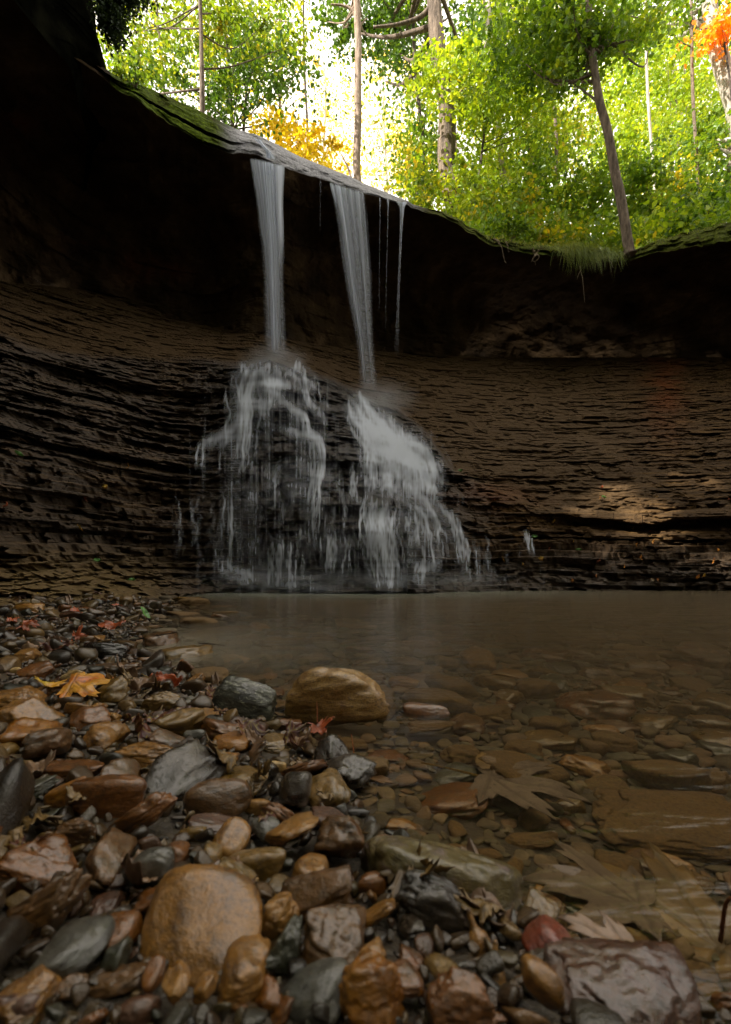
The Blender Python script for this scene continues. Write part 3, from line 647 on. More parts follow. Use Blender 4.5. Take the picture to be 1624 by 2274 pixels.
HS = [
 (742, 1543, 240, 134, 'boulder', 'amber', 'large golden brown angular boulder standing in the shallow water at the shore', dict(name='boulder', cat='boulder', tz=.70, seed=52, zc=.03, roll=7)),
 (545, 1560, 150, 104, 'boulder', 'speckled', 'rough dark boulder with a pale grey crusted top, left of the large golden boulder', dict(name='boulder', cat='boulder', tz=.8, seed=8, zc=.022, roll=-12)),
 (945, 1577, 108, 34, 'round', 'rust', 'small rounded brown stone poking out of the pool right of the large golden boulder', dict(tz=.3, zc=.002)),
 (950, 1612, 150, 34, 'flat', 'silt', 'flat grey slab under water just in front of the small brown stone', dict(tz=.08, yaw=10, zc=-.012)),
 (515, 1646, 86, 54, 'round', 'orange', 'smooth bright orange pebble in front of the grey crusted boulder', dict(tz=.35)),
 (606, 1652, 106, 58, 'block', 'olive', 'flat cornered olive stone right of the bright orange pebble', dict(tz=.3, roll=-5)),
 (428, 1633, 56, 32, 'round', 'grey', 'small blue-grey oval pebble left of the bright orange pebble', {}),
 (455, 1670, 60, 26, 'round', 'rust', 'low reddish brown pebble under the blue-grey pebble', dict(tz=.3)),
 (502, 1682, 60, 22, 'flat', 'orange', 'thin orange-brown pebble below the bright orange pebble', dict(tz=.3)),
 (320, 1674, 160, 56, 'block', 'golden', 'long low tan-brown stone lying across the shore beyond the rusty cobble', dict(tz=.32)),
 (535, 1732, 126, 76, 'flat', 'olive', 'smooth olive brown slab with its right edge in the water', dict(tz=.3, yaw=-12)),
 (574, 1794, 66, 44, 'round', 'tan', 'pale tan pebble at the waterline below the smooth olive slab', {}),
 (618, 1702, 46, 28, 'round', 'cream', 'cream pebble at the waterline right of the smooth olive slab', {}),
 (475, 1777, 165, 96, 'round', 'brown', 'large rounded speckled brown cobble right of the rusty cobble', dict(tz=.5)),
 (240, 1770, 172, 112, 'round', 'rust', 'large domed rusty brown cobble on the left shore', dict(tz=.6)),
 (152, 1768, 96, 66, 'round', 'orange', 'smooth orange-tan pebble tucked behind the left side of the rusty cobble', dict(roll=20)),
 (312, 1822, 200, 92, 'shard', 'rust', 'long dark brown wedge leaning up to the right in front of the rusty cobble', dict(roll=30, tz=.4)),
 (155, 1712, 160, 44, 'flat', 'rust', 'long flat pinkish brown stone above the orange-tan pebble', dict(tz=.22)),
 (55, 1757, 120, 62, 'block', 'green', 'greenish grey slab at the left edge of the picture', dict(tz=.3, roll=10)),
 (92, 1818, 76, 36, 'shard', 'green', 'thin pointed green slate chip at the left', dict(tz=.15, roll=20)),
 (170, 1850, 110, 78, 'block', 'brown', 'rough mottled brown block under the rusty cobble', dict(tz=.7)),
 (502, 1842, 165, 56, 'flat', 'maroon', 'flat dark red-brown slab below the speckled brown cobble', dict(tz=.2, roll=-12)),
 (425, 1852, 76, 28, 'block', 'olive', 'small pale-topped olive block in front of the flat red-brown slab', {}),
 (330, 1938, 118, 92, 'round', 'grey', 'round grey-brown ball-like pebble in the middle of the lower left stones', dict(tz=.8)),
 (568, 1930, 150, 90, 'round', 'olive', 'rounded olive brown cobble above the golden disc', dict(tz=.6)),
 (95, 1932, 175, 120, 'block', 'rust', 'big cornered brown stone at the left below the slate chip', dict(tz=.5, roll=-18)),
 (85, 2035, 235, 110, 'shard', 'brown', 'long ridge-like brown stone rising to the right at the left edge', dict(roll=32, tz=.4)),
 (452, 2062, 275, 200, 'round', 'golden', 'biggest golden tan disc-shaped stone in the lower left', dict(roll=-10, tz=.42, tilt=20, seed=3)),
 (240, 2010, 90, 80, 'shard', 'maroon', 'small dark reddish triangular stone left of the golden disc', {}),
 (150, 2120, 160, 130, 'round', 'grey', 'smooth bluish grey cobble at the lower left', dict(tz=.5, roll=20)),
 (256, 2128, 74, 110, 'shard', 'green', 'upright dark green shard left of the golden disc', dict(tz=1.0, roll=12)),
 (265, 2080, 86, 92, 'round', 'rust', 'orange-brown pebble behind the upright dark green shard', dict(tz=.8)),
 (530, 1988, 124, 46, 'flat', 'olive', 'thin olive slab leaning over the top of the golden disc', dict(roll=-26, tz=.25, dz=.012)),
 (625, 2035, 84, 150, 'shard', 'tan', 'upright brown stone with a pale tip right of the golden disc', dict(tz=1.5)),
 (640, 2110, 84, 160, 'shard', 'green', 'tall dark olive shard in front of the upright pale-tipped stone', dict(tz=1.4)),
 (748, 2078, 150, 160, 'block', 'brown', 'squarish brown stone with a pale vein, bottom centre', dict(tz=.8, roll=-10, tilt=15)),
 (822, 2205, 175, 190, 'shard', 'orange', 'tall rusty orange wedge at the bottom centre', dict(tz=1.0, roll=8)),
 (700, 2205, 165, 110, 'round', 'grey', 'glossy blue-grey cobble left of the rusty orange wedge', dict(roll=28, tz=.5)),
 (688, 1948, 84, 104, 'round', 'golden', 'caramel coloured pebble right of the rounded olive cobble', dict(tz=1.0)),
 (826, 1966, 66, 64, 'round', 'rust', 'round orange-brown pebble against the left of the mossy boulder', dict(tz=.9)),
 (985, 1962, 380, 175, 'cobble', 'mossy', 'big olive green wet boulder half out of the water at the lower centre', dict(name='boulder', cat='boulder', tz=.45, roll=-14, seed=9, yaw=0, zc=.012)),
 (965, 2010, 200, 110, 'block', 'dark', 'dark blackish green block leaning on the front of the mossy boulder', dict(tz=.6, roll=-22)),
 (905, 2015, 74, 84, 'shard', 'dark', 'small dark pointed shard in front of the mossy boulder', dict(tz=1.0, roll=30)),
 (1215, 2100, 102, 122, 'round', 'red', 'smooth red pebble by the water at the lower right', dict(tz=.9, roll=-35)),
 (1395, 2205, 350, 190, 'flat', 'maroon', 'large smooth maroon slab at the bottom right', dict(tz=.3, roll=-10, tilt=10)),
 (1005, 2235, 190, 150, 'shard', 'rust', 'dark golden brown pointed stone at the bottom right of the orange wedge', dict(tz=.8, roll=-10)),
 (790, 1804, 70, 28, 'round', 'black', 'small black oval stone under the shallow water', dict(tz=.25)),
 (888, 1832, 74, 32, 'flat', 'tan', 'small tan stone under water, right of the small black stone', dict(tz=.25)),
 (1490, 1815, 370, 150, 'block', 'silt', 'large flat rectangular slab under the water at the right edge', dict(tz=.1, roll=0, yaw=-4, zc=-.03, seed=21)),
 (1318, 1664, 62, 50, 'round', 'silt', 'rounded brown lump under the water above the large flat slab', {}),
 (230, 1447, 112, 46, 'boulder', 'black', 'lumpy glistening black chunk at the edge of the pool', dict(name='charred_wood_chunk', cat='debris', tz=.45)),
 (250, 1482, 118, 26, 'flat', 'brown', 'flat brown slab under the glistening black chunk', dict(tz=.15)),
 (353, 1562, 98, 62, 'shard', 'olive', 'dark pyramid-shaped stone left of the grey crusted boulder', dict(tz=.55, seed=4)),
 (36, 1564, 96, 72, 'block', 'golden', 'big brown block at the left edge beside the yellow maple leaf', dict(tz=.6)),
 (176, 1578, 66, 42, 'round', 'golden', 'rounded mottled brown stone below the yellow-orange leaf', {}),
 (222, 1572, 48, 34, 'shard', 'tan', 'small tan wedge right of the rounded mottled brown stone', {}),
 (250, 1592, 40, 32, 'block', 'tan', 'small tan angular pebble below the tan wedge', {}),
 (172, 1501, 62, 34, 'block', 'cream', 'knobbly cream stone behind the yellow-orange leaf', {}),
 (38, 1491, 30, 20, 'round', 'cream', 'smooth small cream pebble at the far left', {}),
 (66, 1352, 76, 30, 'block', 'tan', 'tan block lying on the far left shore', dict(tz=.35)),
 (158, 1367, 52, 32, 'block', 'maroon', 'dark purple-brown cube-like stone on the far left shore', {}),
 (184, 1354, 24, 20, 'round', 'rust', 'small round brown stone behind the purple-brown cube', {}),
 (118, 1376, 24, 14, 'round', 'maroon', 'small reddish round stone between the tan block and purple-brown cube', {}),
 (114, 1349, 22, 15, 'block', 'black', 'tiny glossy black stone on the far left shore', {}),
 (45, 1327, 52, 22, 'block', 'maroon', 'purple-brown stone beside the small yellow leaf at the foot of the ledges', {}),
 (12, 1668, 60, 72, 'round', 'olive', 'olive cobble cut by the left edge, level with the long tan-brown stone', {}),
 (45, 1708, 70, 30, 'block', 'olive', 'mustard coloured block at the left above the greenish slab', {}),
 (460, 1585, 54, 48, 'shard', 'tan', 'pointed tan stone against the left of the grey crusted boulder', {}),
 (60, 1456, 52, 42, 'block', 'tan', 'pinkish tan block left of the black chunk', {}),
 (14, 1475, 54, 26, 'flat', 'brown', 'flat brown stone at the far left edge above the cream pebble', {}),
 (275, 1514, 40, 22, 'block', 'rust', 'small pinkish block at the water right of the knobbly cream stone', {}),
 (190, 1424, 46, 26, 'round', 'brown', 'round brown stone behind the black chunk', {}),
 (218, 1418, 34, 22, 'shard', 'tan', 'small tan wedge behind the black chunk', {}),
 (40, 1399, 110, 20, 'flat', 'brown', 'long flat grey-brown slab on the far left shore', dict(tz=.12)),
 (640, 1612, 64, 26, 'block', 'rust', 'small rusty stone at the foot of the large golden boulder', {}),
 (60, 2215, 110, 140, 'shard', 'golden', 'tall golden wedge in the bottom left corner', dict(tz=.8)),
 (310, 2240, 96, 66, 'round', 'maroon', 'pinkish brown pebble at the bottom edge below the green shard', {}),
 (262, 2180, 150, 62, 'flat', 'brown', 'dark brown slab below the upright green shard', dict(roll=10)),
 (540, 2170, 110, 130, 'boulder', 'golden', 'crinkled caramel coloured lump at the bottom below the golden disc', dict(tz=.9, seed=33)),
 (20, 2245, 120, 60, 'round', 'maroon', 'pinkish brown pebble in the bottom left corner', {}),
 (390, 1890, 60, 60, 'round', 'rust', 'small curved brown pebble above the ball-like pebble', {}),
 (470, 1905, 44, 64, 'round', 'olive', 'narrow upright olive pebble left of the rounded olive cobble', dict(tz=1.2)),
 (1000, 1890, 110, 30, 'flat', 'silt', 'flat silty stone under water behind the mossy boulder', dict(tz=.1)),
 (1180, 1868, 130, 40, 'flat', 'silt', 'wide flat silty stone under water, left of the large flat slab', dict(tz=.15)),
 (690, 1750, 80, 34, 'flat', 'brown', 'flat brown stone under the shallow water right of the smooth olive slab', dict(tz=.2)),
 (745, 1665, 56, 28, 'round', 'olive', 'olive pebble under the shallow water in front of the large golden boulder', dict(tz=.3)),
 (860, 1680, 100, 34, 'flat', 'rust', 'flat reddish stone under the shallow water right of the olive pebble', dict(tz=.12, roll=0, yaw=-20)),
]
for it in HS:
    hero(*it[:7], **it[7])
# scattered stones
KINDS = ['round', 'flat', 'flat', 'block', 'block', 'block', 'shard']
PROTO = {}
for k_ in ('round', 'flat', 'block', 'shard'):
    PROTO[k_] = [rock_verts(k_, 100+i*7+len(k_), 2) for i in range(7)]
MED = {k_: [rock_verts(k_, 200+i*7+len(k_), 3) for i in range(7)] for k_ in PROTO}
def eul(rx, ry, rz):
    cx, sx, cy, sy, cz, sz = math.cos(rx), math.sin(rx), math.cos(ry), math.sin(ry), math.cos(rz), math.sin(rz)
    return np.array([[cz, -sz, 0], [sz, cz, 0], [0, 0, 1]])@np.array([[cy, 0, sy], [0, 1, 0], [-sy, 0, cy]])@np.array([[1, 0, 0], [0, cx, -sx], [0, sx, cx]])
cell = .12; gridh = {}
def put(x, y, r): gridh.setdefault((int(x//cell), int(y//cell)), []).append((x, y, r))
def clash(x, y, r, k):
    a, b = int(x//cell), int(y//cell)
    for i in (-1, 0, 1):
        for j in (-1, 0, 1):
            for (X, Y, Q) in gridh.get((a+i, b+j), ()):
                if (X-x)**2+(Y-y)**2 < (k*(Q+r))**2: return True
    return False
for (x, y, r, w) in PLACED:
    put(x, y, min(r, .11)*.9)
    if w > .05:
        for q_ in (-.28, .28): put(x+q_*w, y, w*.24)
def inview(x, y):
    return y > .2 and abs(x) < .84*y+.06
SC_ = []
rr = random.Random(5)
def scatter(n, smin, smax, ylo, yhi, k, side, tiltm):
    c = 0
    for _ in range(n):
        y = ylo+(yhi-ylo)*rr.random()**1.3; x = rr.uniform(-.84*y-.06, .84*y+.06)
        e = np.interp(y, SY, SX)-x
        if side == 'land' and e < -.03: continue
        if side == 'sub' and (e > .02 or (x > 3.4) or y > 3.7): continue
        if side == 'land' and y > 1.2 and x < -y*.77-.2: continue
        s = smin+(smax-smin)*rr.random()**1.8; s *= (1+.35*min(y, 1.5)) if side == 'land' else (1+.8*min(y, 2))
        if y < .47 and s > .03 and x > -.02 and side == 'land': continue
        if clash(x, y, s/2, k): continue
        put(x, y, s/2); SC_.append((x, y, s, side, tiltm)); c += 1
scatter(1500, .042, .075, .22, .62, .66, 'land', .75)
scatter(2600, .028, .055, .22, 2.6, .72, 'land', .6)
scatter(2200, .04, .09, .52, 3.6, .80, 'sub', .12)
scatter(9000, .014, .03, .22, 2.4, .72, 'land', .6)
scatter(7000, .018, .04, .28, 3.0, .78, 'sub', .15)
scatter(30000, .006, .016, .2, 1.9, .6, 'land', .8)
scatter(15000, .008, .018, .28, 1.6, .7, 'sub', .3)
for _ in range(2600):  # bed beyond the edges of the view
    y = rr.uniform(.1, 3.4); x = rr.uniform(.84*y+.06, 1.6*y+1.1); s_ = rr.uniform(.03, .09)
    if x < 3.2 and np.interp(y, SY, SX)-x < -.02 and not clash(x, y, s_/2, .8): put(x, y, s_/2); SC_.append((x, y, s_, 'sub', .12))
for _ in range(2600):
    y = rr.uniform(-.2, 2.6); x = -rr.uniform(max(.84*y+.06, .1), 1.5*abs(y)+.9); s_ = rr.uniform(.02, .07)
    if not clash(x, y, s_/2, .74): put(x, y, s_/2); SC_.append((x, y, s_, 'land', .5))
SC_.sort(key=lambda a: -a[2]/a[1] if abs(a[0]) < .84*a[1]+.06 and a[1] > .1 else 0)
COLN = dict(golden='golden brown', rust='rust brown', orange='orange', tan='tan', brown='dull brown', dark='blackish', olive='olive', green='green-grey', grey='blue-grey', maroon='maroon', red='red', cream='cream', silt='silt-brown')
LW = ['brown']*7+['rust']*5+['olive']*3+['golden']*6+['green']+['dark']*2+['tan']*3+['maroon']+['grey']+['orange']
SW = ['silt']*6+['brown']*2+['olive']*2+['rust']+['tan']+['green']
nind = 0; land = MB(); subm = MB(); usedl = {}
for (x, y, s, side, tm) in SC_:
    yy = max(y, .1); px = CX+x/yy*F if y > .1 else -999; z0 = float(g(x, y)); py = HY+(HC-z0)/yy*F
    kd = rr.choice(KINDS if side == 'land' else ['flat', 'flat', 'flat', 'block', 'block']); asp = rr.uniform(.55, .95)
    tz = {'round': .6, 'flat': .3, 'block': .5, 'shard': .35}[kd]*rr.uniform(.8, 1.2)*(1 if side == 'land' else .7)
    sc = np.array([s, s*asp, s*tz])/2; rot = (rr.gauss(0, tm*.6), rr.gauss(0, tm*.6), rr.uniform(0, 6.28))
    pile = .0
    if side == 'land': pile = .020*sstep(.62, .3, y)*sstep(.0, .2, y)*rr.random()*min(1, s/.04)
    loc = np.array([x, y, z0+s*tz*.30+pile])
    big = nind < 212 and s*F/yy > 20 and 1 < px < 1623 and py < 2290
    if big:
        col = rr.choice(LW if side == 'land' else SW)
        V = rr.choice(MED[kd])*sc*rr.uniform(.95, 1.05)
        me = mesh_np('pebble', V, ICO[3][1], [SM[col]]); o = link('pebble', me); o.location = loc; o.rotation_euler = rot
        wpx = s*F/yy; sz = 'large' if wpx > 75 else ('medium' if wpx > 42 else 'small')
        shp = {'round': 'rounded', 'flat': 'flat', 'block': 'blocky', 'shard': 'pointed'}[kd]
        hz = ('far left' if px < 280 else 'left') if px < 560 else ('middle' if px < 1000 else 'right')
        if side == 'land': place = ('in the nearest heap of stones' if py > 1950 else ('among the mid-shore stones' if py > 1640 else 'on the far part of the shore'))
        else: place = ('under the nearest shallow water' if py > 1800 else ('under the shallow water' if py > 1600 else 'under the far murky water'))
        lab = '%s %s %s stone %s, %s' % (sz, shp, COLN[col], place, hz)
        tag(o, lab, 'stone', ('loose wet stones: ' if side == 'land' else 'sunken stones: ')+lab); nind += 1
    else:
        V = (rr.choice(PROTO[kd])*sc)@eul(*rot).T+loc
        (land if side == 'land' else subm).add(V, ICO[2][1])
G_L = mat_gravel('shore_gravel', [(0, (0.011, 0.008, 0.004)), (.2, (0.038, 0.020, 0.006)), (.4, (0.083, 0.044, 0.011)), (.5, (0.022, 0.023, 0.013)), (.65, (0.068, 0.025, 0.006)), (.8, (0.060, 0.044, 0.014)), (.95, (0.150, 0.088, 0.025)), (1, (0.150, 0.048, 0.007))])  # dark gravel, darkened further so shade between the stones is in the colour
G_S = mat_gravel('sunken_gravel', [(0, (.06, .045, .025)), (.3, (.13, .095, .05)), (.55, (.10, .09, .055)), (.75, (.17, .1, .05)), (1, (.2, .15, .085))], .8, 0)
tag(link('gravel', land.mesh('gravel', [G_L])), 'small wet mixed gravel between the shore stones', kind='stuff')
tag(link('sunken_gravel', subm.mesh('sunken_gravel', [G_S])), 'small silty stones covering the bed of the pool', kind='stuff')
# ================================================================== FALLEN LEAVES, TWIGS
def mat_dead(name, c1, c2, c3, rough=.45, coat=.3):
    m, nt, out = newmat(name); k = N(nt); tc = k.node('ShaderNodeTexCoord').outputs['Object']
    a = k.noise(tc, 28, 5, .6); b = k.noise(tc, 160, 4, .7)
    c = k.mix(k.mapr(a, .42, .58), c1, c2); c = k.mix(k.mapr(b, .55, .7), c, c3)
    v = k.attr('vein'); c = k.mix(k.math('MULTIPLY', v, .6), c, c3)
    k.l(k.pbsdf(c, rough, k.bump(k.math('ADD', b, v), .4, .002), coat, .15), out.inputs[0]); return m
DL = {
 'yellow': mat_dead('yellow_leaf', (.55, .38, .02), (.62, .30, .02), (.2, .09, .02)),
 'orange': mat_dead('orange_leaf', (.50, .13, .012), (.55, .26, .02), (.12, .05, .02)),
 'rust': mat_dead('rust_leaf', (.38, .075, .015), (.22, .05, .015), (.1, .03, .015)),
 'darkred': mat_dead('dark_red_leaf', (.05, .012, .01), (.13, .035, .012), (.3, .22, .03)),
 'brown': mat_dead('brown_leaf', (.16, .095, .055), (.24, .14, .075), (.09, .055, .035)),
 'mauve': mat_dead('mauve_brown_leaf', (.12, .085, .062), (.17, .125, .09), (.07, .05, .036), .8, 0),
 'gold': mat_dead('golden_leaf', (.20, .115, .026), (.12, .075, .03), (.06, .038, .018), .5, .3),
 'green': mat_dead('green_leaf', (.05, .16, .02), (.09, .25, .03), (.03, .08, .01)),
}
M_STEM = mat_bark('leaf_stem', (.30, .07, .02), (.42, .16, .04), 60); M_STEMY = mat_bark('yellow_stem', (.42, .24, .04), (.5, .3, .06), 60)
M_TWIG = mat_bark('wet_twig', (.03, .018, .012), (.07, .045, .03), 40)
def leaf_outline(kind, n=180):
    th = np.linspace(-np.pi, np.pi, n, endpoint=False)
    if kind == 'maple':
        A_ = [0, 6, 10, 15, 23, 31, 36, 40, 44, 50, 55, 62, 71, 79, 86, 94, 101, 110, 118, 128, 150, 180]
        L_ = [1., .80, .85, .60, .44, .62, .84, .78, .96, .72, .76, .50, .36, .46, .50, .68, .52, .42, .50, .30, .20, .07]
        r = np.interp(np.degrees(np.abs(th)), A_, L_)*(1+.03*np.sin(th*31+1))*(1+.10*np.sin(th*1.3+2))
    else:
        r = 1/np.sqrt((np.cos(th)/1.0)**2+(np.sin(th)/.42)**2); r *= (1+.06*np.sin(th*15)); 
    return th, r
def leaf_mesh(name, kind, size, curl, seed, mats, rings=9):
    th, r = leaf_outline(kind); t = np.linspace(0, 1, rings+1)[1:]
    X = (t[:, None]*r*np.cos(th)).ravel(); Y = (t[:, None]*r*np.sin(th)).ravel()
    X = np.concatenate([[0], X]); Y = np.concatenate([[0], Y]); n = len(th)
    if kind != 'maple': X = X
    Z = curl*((fbm(X*1.6+seed, Y*1.6, seed, 3)-.5)*1.6+.35*(X**2+Y**2)*np.sin(np.arctan2(Y, X)*3+seed)+.5*Y**2)
    ang = np.arctan2(Y, X); rad_ = np.hypot(X, Y)
    vein = np.zeros_like(X)
    for a in (0, .77, -.77, 1.64, -1.64) if kind == 'maple' else (0,):
        vein = np.maximum(vein, np.exp(-((np.abs((ang-a+np.pi) % (2*np.pi)-np.pi)*rad_)/.02)**2))
    Z = Z-vein*.02
    V = np.stack([X, Y, Z], 1)*size/2*1.1
    j = np.arange(n); j2 = (j+1) % n; F_ = [np.stack([0*j, 1+j, 1+j2], 1)]
    for k in range(rings-1):
        a = 1+k*n; b = a+n; F_ += [np.stack([a+j, b+j, b+j2], 1), np.stack([a+j, b+j2, a+j2], 1)]
    F1 = np.vstack(F_); m = len(V); V2 = V-np.array([0, 0, .0006]); F2 = F1[:, ::-1]+m
    a = 1+(rings-1)*n; rim = np.vstack([np.stack([a+j, m+a+j, m+a+j2], 1), np.stack([a+j, m+a+j2, a+j2], 1)])
    return mesh_np(name, np.vstack([V, V2]), np.vstack([F1, F2, rim]), mats, True, dict(vein=np.concatenate([vein, vein])))
def stem(parent, pts, r0, mat, name='stem', nn=24):
    P = cr(pts, nn); V, Fq = tube_np(P, np.linspace(r0, r0*.6, nn), 8); b = MB(); b.add(V, Fq); return link(name, b.mesh(name, [mat]), parent)
def hero_leaf(px, py, w, kind, col, label, yaw=0, curl=.25, z=None, stemto=None, smat=None, tilt=0, roll=0, seed=1, d=None):
    dd = d or ground_depth(px, py, .02)
    if z is not None: dd = (HC-z)*F/(py-HY)
    S = w/F*dd; me = leaf_mesh('leaf_blade', kind, S, curl, seed, [DL[col]])
    e = empty('fallen_leaf', at(px, py, dd), (R(tilt), R(roll), R(yaw))); tag(e, label, 'leaf'); link('blade', me, e)
    if stemto:
        L = stemto; stem(e, [(0, 0, 0), (L[0]*.5, L[1]*.5, L[2]*.7), tuple(L)], .0011 if S < .12 else .0016, smat or M_STEM)
    return e
hero_leaf(165, 1522, 180, 'maple', 'orange', 'yellow and orange maple leaf lying crumpled on the left shore stones', yaw=10, curl=.35, seed=3, z=.055, tilt=12)
hero_leaf(110, 1516, 90, 'maple', 'yellow', 'smaller yellow leaf overlapping the left end of the orange maple leaf', yaw=120, curl=.3, seed=5, z=.062, tilt=15)
hero_leaf(352, 1518, 92, 'oval', 'rust', 'curled rust orange leaf standing at the water edge', yaw=15, curl=.9, seed=8, z=.03, tilt=38, stemto=(-.03, .02, .005), smat=M_STEMY)
hero_leaf(330, 1603, 110, 'maple', 'darkred', 'dark red glossy leaf heap between the shore stones', yaw=40, curl=.8, seed=12, z=.035, tilt=20)
hero_leaf(395, 1588, 80, 'oval', 'darkred', 'narrow dark red leaf sticking out of the dark red leaf heap', yaw=30, curl=.7, seed=15, z=.04, tilt=35)
hero_leaf(78, 1322, 36, 'oval', 'yellow', 'small yellow-green leaf at the foot of the left ledges', yaw=-50, curl=.5, seed=18, z=.08, tilt=45)
hero_leaf(52, 1387, 62, 'maple', 'rust', 'small red leaf on the far left shore', yaw=0, curl=.6, seed=19, z=.07, tilt=25)
hero_leaf(248, 1388, 62, 'oval', 'rust', 'flat rust leaf by the water on the far shore', yaw=-8, curl=.4, seed=20, z=.05, tilt=15)
hero_leaf(323, 1360, 30, 'oval', 'green', 'slim green leaf standing up on the far point of gravel', yaw=0, curl=.3, seed=21, z=.05, tilt=20, roll=55)
hero_leaf(258, 1343, 24, 'oval', 'rust', 'tiny red leaf on the far gravel', yaw=0, curl=.5, seed=22, z=.05, tilt=20)
hero_leaf(130, 1432, 70, 'oval', 'darkred', 'curled dark leaf left of the black chunk', yaw=10, curl=.9, seed=23, z=.06, tilt=40)
hero_leaf(170, 1410, 44, 'maple', 'rust', 'crumpled orange leaf scrap behind the dark curled leaf', yaw=60, curl=.8, seed=24, z=.07, tilt=30)
hero_leaf(1090, 1730, 330, 'maple', 'mauve', 'big brown maple leaf with a yellow patch under the shallow water', yaw=-22, curl=.10, seed=31, z=-.008, stemto=(-.085, .004, .004), smat=M_STEMY)
hero_leaf(1075, 1690, 80, 'oval', 'gold', 'yellow leaf piece lying on the big brown maple leaf', yaw=75, curl=.1, seed=32, z=-.002)
hero_leaf(790, 1712, 170, 'maple', 'brown', 'brown maple leaf under water with a red stem arching above it', yaw=-35, curl=.12, seed=35, z=-.005, stemto=(-.040, .045, .022))
hero_leaf(690, 1710, 100, 'maple', 'brown', 'torn brown leaf at the waterline right of the olive slab', yaw=100, curl=.6, seed=36, z=.012, tilt=15)
hero_leaf(705, 1606, 80, 'maple', 'rust', 'wet rust leaf under the foot of the large golden boulder', yaw=-60, curl=.5, seed=37, z=.008, stemto=(-.035, .015, .02))
hero_leaf(700, 1835, 190, 'oval', 'brown', 'long sodden brown leaf at the waterline above the mossy boulder', yaw=-18, curl=.25, seed=38, z=.006)
hero_leaf(1420, 2000, 420, 'maple', 'mauve', 'large mauve-brown maple leaf under water at the lower right', yaw=160, curl=.18, seed=41, z=-.006)
hero_leaf(1600, 2090, 620, 'maple', 'gold', 'largest golden brown maple leaf in the lower right corner', yaw=125, curl=.10, seed=42, z=-.012, stemto=(-.012, .02, .045))
hero_leaf(1400, 2100, 260, 'maple', 'brown', 'brown maple leaf with a short orange stem behind the maroon slab', yaw=200, curl=.25, seed=43, z=.006, stemto=(.0, .03, .012), smat=M_STEMY)
for k_, (pts, r0, lab) in enumerate([([(280, 1424, 1.36, .04), (330, 1415, 1.36, .0), (393, 1404, 1.36, 0)], .0022, 'thin bare twig sticking out over the pool from the black chunk'),
        ([(250, 1950, .36, 0), (330, 1985, .355, 0), (400, 2010, .35, 0)], .0016, 'thin black twig between the ball-like pebble and the golden disc'),
        ([(300, 1600, .78, 0), (360, 1592, .78, 0), (425, 1580, .78, 0)], .005, 'short lichen covered stick by the dark red leaf heap'),
        ([(440, 1428, 1.3, 0), (470, 1430, 1.3, 0), (500, 1434, 1.3, 0)], .0022, 'small twig end poking above the far water')]):
    P = [at(a, b, c) for a, b, c, _ in pts]; e = stem(None, P, r0, M_TWIG, 'twig'); tag(e, lab, 'twig')
# acorn-like seed pods among the near stones
for k_, (px, py, w, lab, col) in enumerate([(1084, 2118, 60, 'light brown seed pod with a thin neck among the dark gravel, lower right', 'golden'), (1092, 2200, 62, 'yellowish tapered seed pod below the other pod', 'tan')]):
    t_ = np.linspace(0, 1, 24); r_ = np.interp(t_, [0, .1, .3, .55, .7, 1], [.1, .35, .5, .42, .14, .08]); d = .25*F/(py-HY)*.93
    P = np.stack([t_*0, t_*0, t_*2.0], 1); V, Fq = tube_np(P, r_, 16); b = MB(); b.add(V*w/F*d, Fq); o = link('seed_pod', b.mesh('seed_pod', [SM[col]])); o.location = at(px, py+40, d); o.rotation_euler = (R(-25), R(-18 if k_ == 0 else 12), 0); tag(o, lab, 'seed pod')
# small fallen leaves on the wet shale
tiny = {c_: leaf_mesh('tiny_leaf', 'maple' if c_ != 'green' else 'oval', .075, .5, 50+i, [DL[c_]], 4) for i, c_ in enumerate(('orange', 'yellow', 'rust', 'green', 'gold'))}
def cv5(x, y): return (973+.4010*x, 719+.4010*y)
def cv4(x, y): return (x*.3645, 719+y*.3645)
TL = [(cv5(*p), c) for p, c in (((1100, 1222), 'orange'), ((1188, 1202), 'orange'), ((1180, 1150), 'rust'), ((1082, 1133), 'yellow'), ((1555, 1247), 'orange'), ((1525, 1308), 'orange'), ((1125, 1297), 'orange'), ((752, 1203), 'yellow'), ((780, 1250), 'green'), ((648, 1088), 'yellow'), ((880, 1402), 'orange'), ((750, 1420), 'orange'), ((1030, 1343), 'orange'), ((1478, 1393), 'yellow'), ((1218, 1420), 'orange'), ((920, 958), 'green'), ((895, 965), 'orange'), ((912, 903), 'rust'), ((612, 1250), 'rust'), ((578, 1300), 'yellow'), ((360, 1300), 'yellow'), ((535, 1176), 'green'), ((895, 1310), 'rust'), ((1115, 1390), 'gold'), ((1180, 1415), 'gold'), ((120, 815), 'green'), ((120, 978), 'gold'), ((1190, 955), 'gold'), ((1215, 962), 'gold'), ((315, 975), 'rust'), ((950, 800), 'gold'), ((1610, 970), 'rust'), ((1445, 1398), 'orange'), ((470, 1330), 'yellow'))]
TL += [(cv4(*p), c) for p, c in (((775, 870), 'orange'), ((650, 992), 'yellow'), ((492, 1243), 'yellow'), ((1072, 1158), 'gold'), ((118, 790), 'green'), ((40, 1102), 'rust'), ((525, 1070), 'rust'), ((590, 1437), 'green'), ((800, 1560), 'green'))]
